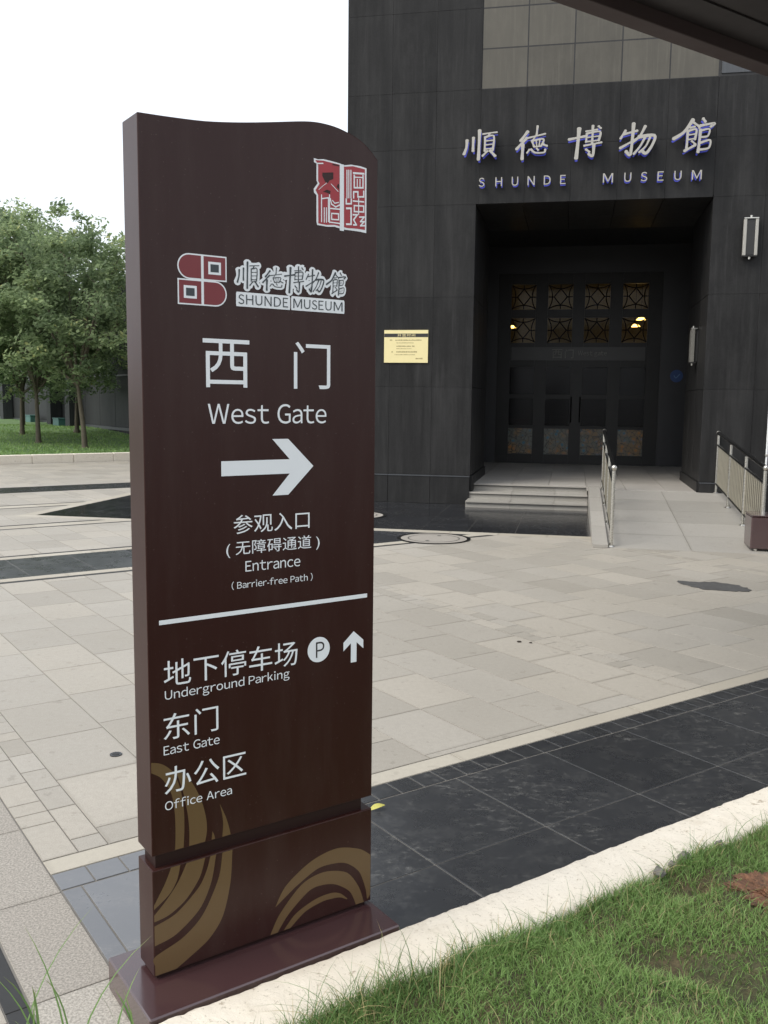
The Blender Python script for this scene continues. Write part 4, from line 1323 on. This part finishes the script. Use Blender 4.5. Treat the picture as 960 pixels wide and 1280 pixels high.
# ------------------------------------------------------------------ near lawn
soil = NT('lawn_soil'); Ps = soil.pos()
c_ = soil.mix(soil.ramp(soil.noise(Ps, 5, 6, .7), .35, .7), (.055, .07, .028), (.13, .085, .05))
c_ = soil.mix(soil.ramp(soil.noise(Ps, 45, 5, .7), .35, .7), c_, (.03, .03, .014))
soil.color(c_); soil.rough(.95); soil.bump(soil.noise(Ps, 60, 6, .7), .8, .01)
HOLES = [(1.60, -.47, .085, -.045), (1.68, -.50, .05, -.03), (1.25, -.68, .10, -.05), (1.30, -.78, .07, -.04), (1.33, -.88, .09, -.04), (1.16, -.64, .06, -.03)]
MOUND = (1.79, -.66, .115)


def lawn_h(u, v):
    z = .082 + .012 * math.sin(u * 5 + v * 3) + .008 * math.sin(u * 13 - v * 9) + max(0, -.36 - v) * .012
    for (a, b2, r, h) in HOLES:
        d = ((u - a) ** 2 + (v - b2) ** 2) / (r * r)
        if d < 4: z += h * math.exp(-d * 1.4)
    d = ((u - MOUND[0]) ** 2 + (v - MOUND[1]) ** 2) / (MOUND[2] ** 2)
    if d < 4: z += .022 * math.exp(-d)
    return z


def grid_mesh(name, us, vs, hf, mat, parent=None, smooth=True):
    nu, nv = len(us), len(vs)
    V = [(a, b2, hf(a, b2)) for a in us for b2 in vs]
    F = [(i * nv + j, (i + 1) * nv + j, (i + 1) * nv + j + 1, i * nv + j + 1) for i in range(nu - 1) for j in range(nv - 1)]
    me = bpy.data.meshes.new(name); me.from_pydata(V, [], F); me.materials.append(mat)
    if smooth: me.polygons.foreach_set('use_smooth', [True] * len(me.polygons))
    me.update()
    return link(name, me, None, parent)


us = [-3 + .025 * i for i in range(240)] + [3.1 + .5 * i for i in range(20)]
vs = [-6 + .5 * i for i in range(9)] + [-1.55 + .025 * i for i in range(48)]
lw = grid_mesh('lawn', us, vs, lawn_h, soil.m); lw['kind'] = 'structure'; lw.location = SO; lw.rotation_euler = (0, 0, SYAW)


def grass_mat(name, c0, c1, dry, trans=.3):
    k = NT(name)
    t = k.new('ShaderNodeAttribute', attribute_name='tone').outputs['Fac']
    h = k.new('ShaderNodeAttribute', attribute_name='along').outputs['Fac']
    c = k.mix(t, c0, c1)
    c = k.mix(k.ramp(t, .93, .95), c, dry)
    c = k.mix(k.ramp(h, .75, 1.0), c, k.mix(.35, c, dry))
    k.color(c); k.rough(.55); k.b.inputs['Specular IOR Level'].default_value = .35
    tl = k.new('ShaderNodeBsdfTranslucent'); k.l.new(c, tl.inputs[0])
    ms = k.new('ShaderNodeMixShader'); ms.inputs[0].default_value = trans
    k.l.new(k.b.outputs[0], ms.inputs[1]); k.l.new(tl.outputs[0], ms.inputs[2]); k.l.new(ms.outputs[0], k.out.inputs['Surface'])
    return k.m


M['grass'] = grass_mat('lawn_grass', (.125, .225, .055), (.26, .40, .13), (.36, .31, .16))
M['grass_tall'] = grass_mat('tall_grass', (.065, .145, .04), (.16, .26, .08), (.42, .35, .18))


def blades(name, base, hgt, wid, lean, mat, tone, seg=3, laz=None):
    """base (n,3), heights, widths, lean amount: curved tapered blades"""
    n = len(base)
    az = nr.uniform(0, 2 * np.pi, n); la = nr.uniform(0, 2 * np.pi, n) if laz is None else laz
    wx, wy = np.cos(az) * wid / 2, np.sin(az) * wid / 2
    lx, ly = np.cos(la) * lean * hgt, np.sin(la) * lean * hgt
    V = np.zeros((n, 2 * seg + 1, 3), np.float32); H_ = np.zeros((n, 2 * seg + 1), np.float32)
    for s_ in range(seg):
        t = s_ / seg; w = 1 - t ** 1.6 * .75
        for q, sg_ in ((0, -1), (1, 1)):
            V[:, 2 * s_ + q, 0] = base[:, 0] + lx * t * t + sg_ * wx * w
            V[:, 2 * s_ + q, 1] = base[:, 1] + ly * t * t + sg_ * wy * w
            V[:, 2 * s_ + q, 2] = base[:, 2] + hgt * (t - .28 * lean * t * t * t)
            H_[:, 2 * s_ + q] = t
    V[:, -1, 0] = base[:, 0] + lx; V[:, -1, 1] = base[:, 1] + ly; V[:, -1, 2] = base[:, 2] + hgt * (1 - .28 * lean); H_[:, -1] = 1
    nv = 2 * seg + 1
    loops = []
    sizes = []
    for s_ in range(seg - 1):
        loops.append([2 * s_, 2 * s_ + 1, 2 * s_ + 3, 2 * s_ + 2]); sizes.append(4)
    loops.append([2 * seg - 2, 2 * seg - 1, 2 * seg]); sizes.append(3)
    lp = np.concatenate([np.array(l) for l in loops])
    L = (lp[None, :] + (np.arange(n) * nv)[:, None]).ravel().astype(np.int32)
    S_ = np.tile(np.array(sizes), n); st_ = np.concatenate([[0], np.cumsum(S_)[:-1]]).astype(np.int32)
    me = bpy.data.meshes.new(name)
    me.vertices.add(n * nv); me.vertices.foreach_set('co', V.ravel())
    me.loops.add(len(L)); me.loops.foreach_set('vertex_index', L)
    me.polygons.add(len(S_)); me.polygons.foreach_set('loop_start', st_)
    me.update(calc_edges=True)
    at = me.attributes.new('tone', 'FLOAT', 'POINT'); at.data.foreach_set('value', np.repeat(tone, nv).astype(np.float32))
    at = me.attributes.new('along', 'FLOAT', 'POINT'); at.data.foreach_set('value', H_.ravel())
    me.polygons.foreach_set('use_smooth', [True] * len(me.polygons))
    me.materials.append(mat)
    return link(name, me)


def bare(u, v):
    m_ = np.zeros(len(u))
    for (a, b2, r, h) in HOLES:
        m_ = np.maximum(m_, np.exp(-(((u - a) ** 2 + (v - b2) ** 2) / (r * r)) * 1.25))
    m_ = np.maximum(m_, np.exp(-(((u - MOUND[0]) / .13) ** 2 + ((v - MOUND[1]) / .12) ** 2) ** 2 * 1.0) * 1.15)
    return m_


def place_grass():
    N = 150000
    u = nr.uniform(-.5, 2.9, N); v = -.374 - nr.uniform(0, 1, N) ** 1.15 * 1.25
    cl = .5 + .5 * np.sin(u * 9 + 2 * np.sin(v * 7)) * np.sin(v * 11 + 1.5 * np.sin(u * 5))
    keep = (nr.uniform(0, 1, N) < (.55 + .45 * cl)) & (nr.uniform(0, 1, N) > bare(u, v) * .97)
    u, v, cl = u[keep], v[keep], cl[keep]
    z = np.array([lawn_h(a, b2) for a, b2 in zip(u, v)]) - .003
    n = len(u)
    h = (.018 + .026 * nr.uniform(0, 1, n)) * (.75 + .6 * cl)
    h *= np.where(v > -.45, 1.2, 1.0)
    w = nr.uniform(.0016, .0034, n)
    tone = np.clip(.25 + .35 * cl + nr.normal(0, .22, n), 0, .92)
    dry_p = .03 + .12 * np.clip(np.sin(u * 6.3 + 1) * np.sin(v * 8.1 + u * 2), 0, 1)
    tone = np.where(nr.uniform(0, 1, n) < dry_p, 1.0, tone)
    o = blades('lawn_grass', np.stack([u, v, z], 1), h, w, nr.uniform(.3, 1.3, n), M['grass'], tone)
    o.location = SO; o.rotation_euler = (0, 0, SYAW); o['kind'] = 'stuff'
    # longer stems along the kerb and in the turf
    n = 2600
    u = nr.uniform(-.4, 2.9, n); v = -.372 - nr.exponential(.035, n)
    k2 = 520
    u[:k2] = nr.uniform(-.4, 2.6, k2); v[:k2] = -.38 - nr.uniform(0, 1.0, k2)
    k3 = 700
    u[k2:k2 + k3] = nr.normal(.42, .22, k3); v[k2:k2 + k3] = -.375 - nr.exponential(.05, k3)
    z = np.array([lawn_h(a, b2) for a, b2 in zip(u, v)])
    h = nr.uniform(.035, .095, n) * (1 + .7 * (nr.uniform(0, 1, n) > .88)); h[k2:k2 + k3] *= 1.15
    tone = np.clip(nr.normal(.5, .25, n), 0, .92); tone = np.where(nr.uniform(0, 1, n) < .14, 1, tone)
    o = blades('long_grass', np.stack([u, v, z], 1), h, nr.uniform(.0014, .0032, n), nr.uniform(.2, 1.3, n), M['grass_tall'], tone, 5)
    o.location = SO; o.rotation_euler = (0, 0, SYAW); o['kind'] = 'stuff'


place_grass()
# leafy tufts close to the camera at the lower left
for i, (x_, y_, h0, cnt_, lab) in enumerate(((-.80, 2.02, .36, 7, 'tuft of long green grass blades at the lower left corner of the picture'), (-.695, 2.0, .42, 3, 'tallest upright grass tuft standing before the speckled granite strip'),
                                      (-.60, 2.02, .26, 5, 'grass tuft nearest the left foot of the totem plinth'))):
    n = cnt_
    bs = np.stack([nr.normal(0, .025, n), nr.normal(0, .012, n), np.zeros(n)], 1)
    o = blades('grass_tuft', bs, nr.uniform(.6, 1.0, n) * h0, nr.uniform(.005, .009, n), nr.uniform(.05, .8, n), M['grass_tall'], np.clip(nr.normal(.6, .2, n), 0, .9), 7)
    o.location = (x_, y_, 0.06)
    tag(o, lab, 'grass tuft', 'long grass at the kerb end')
# red soil mound
mo = MB(); bm = bmesh.new()
bmesh.ops.create_icosphere(bm, subdivisions=5, radius=1)
from mathutils import noise as mn
for v_ in bm.verts:
    p = v_.co.copy(); s_ = 1 + .4 * mn.noise(p * 2.2) + .3 * mn.noise(p * 7) + .2 * mn.noise(p * 18)
    v_.co = Vector((p.x * .115 * s_, p.y * .10 * s_, p.z * .030 * s_))
me = bpy.data.meshes.new('soil_mound'); bm.to_mesh(me); bm.free()
sm = NT('red_soil'); Pq = sm.pos()
sm.color(sm.mix(sm.ramp(sm.noise(Pq, 30, 6, .7), .35, .65), (.06, .035, .022), (.22, .105, .058))); sm.rough(.95); sm.bump(sm.noise(Pq, 90, 6, .75), .9, .006)
o = link('soil_mound', me, sm.m); o.location = sw(MOUND[0], MOUND[1], .098); tag(o, 'crumbly heap of reddish soil on the lawn at the right edge', 'soil mound')

# ------------------------------------------------------------------ far lawn, its kerb and trees
fk = setting('far_kerb', SO, SYAW)
u = -12.0
while u < 16:
    slab('kerb_stone', M['kerb'], fk, u + .004, 21.13, -.02, u + .996, 21.30, .215, .012); u += 1.0


def far_h(u, v):
    t = min(max((v - 21.3) / 13.0, 0), 1)
    return .20 + .30 * t + .05 * math.sin(u * .5) * t + .03 * math.sin(v * .9 + u)* t


fg = NT('far_lawn'); Pf = fg.pos()
cf = fg.mix(fg.ramp(fg.noise(Pf, 1.1, 6, .65), .35, .7), (.08, .16, .05), (.15, .24, .085))
cf = fg.mix(fg.ramp(fg.noise(Pf, 18, 5, .7), .4, .75), cf, (.05, .08, .03))
fg.color(cf); fg.rough(.9); fg.bump(fg.noise(Pf, 40, 5, .7), .8, .03)
us = [-30 + 1.0 * i for i in range(41)] + [10.38]
vs = [21.30 + .8 * i for i in range(60)]
fl = grid_mesh('far_lawn', us, vs, far_h, fg.m); fl['kind'] = 'structure'; fl.location = SO; fl.rotation_euler = (0, 0, SYAW)
N = 26000
u = nr.uniform(1, 10.3, N); v = 21.32 + nr.uniform(0, 1, N) ** 1.3 * 17
z = np.array([far_h(a, b2) for a, b2 in zip(u, v)]) - .01
o = blades('far_grass', np.stack([u, v, z], 1), nr.uniform(.03, .09, N), nr.uniform(.012, .03, N), nr.uniform(.2, 1.0, N), M['grass'], np.clip(nr.normal(.45, .25, N), 0, .94), 2)
o.location = SO; o.rotation_euler = (0, 0, SYAW); o['kind'] = 'stuff'

M['leaf'] = grass_mat('tree_leaf', (.16, .22, .12), (.31, .39, .20), (.45, .48, .22), .64)


def tree(loc, H_, cr, cz0, lean, lab, nleaf=7000, seed=1, spread=1.0):
    nleaf = int(nleaf * 1.9)
    t = thing('lawn_tree', lab, 'tree', loc, 0, 'young trees on the far lawn')
    rg = random.Random(seed); nrr = np.random.default_rng(seed)
    mb = MB()
    fork = Vector((lean * cz0, .04 * cz0, cz0))
    pts = [Vector((0, 0, -.12)), Vector((lean * .3 * cz0 * .7, 0, cz0 * .35)), Vector((lean * .62 * cz0, .02, cz0 * .7)), fork]
    rad = [.085, .066, .058, .05]
    for i in range(3): mb.tube(pts[i], pts[i + 1], rad[i], 9, rad[i + 1], False)
    mb.tube(pts[0] + Vector((0, 0, -.02)), pts[0] + Vector((0, 0, .16)), .15, 9, .1, False)
    tips = []
    cen = Vector((lean * cz0 * 1.3, 0, (cz0 + H_) / 2 + .1))
    for k in range(11):
        a = 2 * math.pi * (k + rg.random() * .6) / 11
        rr_ = cr * rg.uniform(.35, .85)
        tip = Vector((cen.x + rr_ * math.cos(a), cen.y + rr_ * math.sin(a), rg.uniform(cz0 + .6, H_ - .5)))
        mid = fork.lerp(tip, .5) + Vector((rg.uniform(-.15, .15), rg.uniform(-.15, .15), .25))
        mb.tube(fork, mid, .045, 7, .028, False); mb.tube(mid, tip, .028, 6, .01, False)
        for q in range(3):
            e = mid.lerp(tip, rg.uniform(.2, .9)) ; e2 = e + Vector((rg.uniform(-.7, .7), rg.uniform(-.7, .7), rg.uniform(-.1, .6)))
            mb.tube(e, e2, .014, 5, .006, False); tips.append(e2)
        tips += [tip, mid.lerp(tip, .6)]
    mb.obj('trunk', M['bark'], t, smooth=True)
    # crown: clusters of small leaves gathered round twig ends, loose at the outside
    ncl = 210
    C_ = []
    for i in range(ncl):
        if i < len(tips): c = tips[i]
        else:
            d = Vector(nrr.normal(size=3)); d.normalize(); s_ = rg.uniform(.35, 1.0) ** .6
            c = cen + Vector((d.x * cr * s_, d.y * cr * s_, d.z * (H_ - cz0) * .54 * s_ - .25))
        C_.append((c, rg.uniform(.22, .52) * spread))
    per = nleaf // ncl
    n = per * ncl
    P = np.zeros((n, 3)); tone = np.zeros(n)
    for i, (c, r) in enumerate(C_):
        q = nrr.normal(size=(per, 3)); q /= np.linalg.norm(q, axis=1)[:, None]
        q *= (nrr.uniform(0, 1, per) ** .5 * r)[:, None]; q[:, 2] *= .6; q[:, 2] -= .25 * (q[:, 0] ** 2 + q[:, 1] ** 2) / r
        P[i * per:(i + 1) * per] = q + np.array(c)
        tone[i * per:(i + 1) * per] = rg.uniform(.1, .85)
    tone = np.clip(tone + nrr.normal(0, .14, n), 0, 1)
    nrm = nrr.normal(size=(n, 3)); nrm[:, 2] = np.abs(nrm[:, 2]) + .7; nrm /= np.linalg.norm(nrm, axis=1)[:, None]
    a = np.cross(nrm, nrr.normal(size=(n, 3))); a /= np.linalg.norm(a, axis=1)[:, None]; b2 = np.cross(nrm, a)
    L = nrr.uniform(.045, .095, n)[:, None]; Wd = L * nrr.uniform(.4, .6, n)[:, None]
    V = np.stack([P - a * L, P - b2 * Wd - nrm * L * .12, P + a * L - nrm * L * .25, P + b2 * Wd - nrm * L * .12], 1).astype(np.float32)
    me = bpy.data.meshes.new('crown')
    me.vertices.add(4 * n); me.vertices.foreach_set('co', V.ravel())
    ix = np.arange(4 * n).reshape(n, 4)
    Lp = np.stack([ix[:, 0], ix[:, 1], ix[:, 2], ix[:, 0], ix[:, 2], ix[:, 3]], 1).ravel().astype(np.int32)
    me.loops.add(len(Lp)); me.loops.foreach_set('vertex_index', Lp)
    me.polygons.add(2 * n); me.polygons.foreach_set('loop_start', np.arange(0, 6 * n, 3).astype(np.int32))
    me.update(calc_edges=True)
    at = me.attributes.new('tone', 'FLOAT', 'POINT'); at.data.foreach_set('value', np.repeat(tone, 4).astype(np.float32))
    at = me.attributes.new('along', 'FLOAT', 'POINT'); at.data.foreach_set('value', np.zeros(4 * n, np.float32))
    me.materials.append(M['leaf'])
    link('crown', me, None, t)
    return t


tree(sw(6.92, 23.21, .24), 6.4, 2.3, 1.7, -.10, 'slender tree nearest the totem, its thin trunk leaning left on the lawn', 8500, 3)
tree(sw(6.28, 25.48, .30), 6.6, 2.5, 1.4, -.03, 'middle tree of the three on the lawn with a straight mid-brown trunk', 9000, 5)
tree(sw(6.68, 28.98, .38), 7.2, 2.7, 1.3, .0, 'leftmost of the three visible trunks, thinner and further back on the lawn', 9000, 8)
tree(sw(4.7, 26.6, .34), 7.0, 2.3, 2.0, .0, 'tree at the left edge of the picture, only its crown in view', 9000, 12)
tree(sw(8.7, 37.2, .45), 8.6, 2.7, 2.2, .03, 'tall tree behind the others in front of the far wing wall', 9000, 15, 1.2)
tree(sw(8.9, 30.6, .45), 6.6, 2.2, 1.5, .02, 'tree close to the far wing wall, half hidden by the totem', 7000, 19)

# ------------------------------------------------------------------ far wing of the museum
wg = thing('museum_wing', 'long dark panelled wing wall with pale ledges beyond the lawn trees', 'building', SO, SYAW)
boxo('wall', M['core'], wg, 10.45, 22, 0, 16, 75, 5.6)
for i in range(30):
    v0 = 22.2 + 1.75 * i
    for (z0, z1) in ((.55, 2.36), (2.42, 4.2), (4.26, 5.6)):
        slab('wall_panel', M['clad_wing'], wg, 10.40, v0 + .01, z0, 10.46, v0 + 1.74, z1, .004)
boxo('ledge', M['clad_blue'], wg, 10.36, 22, .44, 10.45, 75, .545); boxo('ledge', M['clad_blue'], wg, 10.35, 22, 2.365, 10.45, 75, 2.415)
boxo('ledge', M['clad_blue'], wg, 10.35, 22, 4.205, 10.45, 75, 4.255); boxo('coping', M['clad_blue'], wg, 10.32, 21.9, 5.601, 16, 75, 5.72)
for v0 in (34.9, 37.6, 46, 54, 62):
    boxo('pilaster', M['clad_wing'], wg, 9.9, v0, .3, 10.345, v0 + .6, 5.598)
tealm = plain('teal_plastic', (.05, .13, .115), .5)
for (a, b2, lab) in ((10.0, 36.6, 'small teal utility box at the foot of the wing wall right of the slender trunk'), (10.0, 41.0, 'small teal utility box further along the wing wall beyond the middle tree')):
    t = thing('utility_box', lab, 'utility box', sw(a, b2, far_h(a, b2) - .02), SYAW, 'teal boxes by the wing wall')
    boxo('body', tealm, t, -.18, -.4, 0, .18, .4, .30, bevel=.02); boxo('lid', tealm, t, -.20, -.42, .301, .20, .42, .34, bevel=.01)
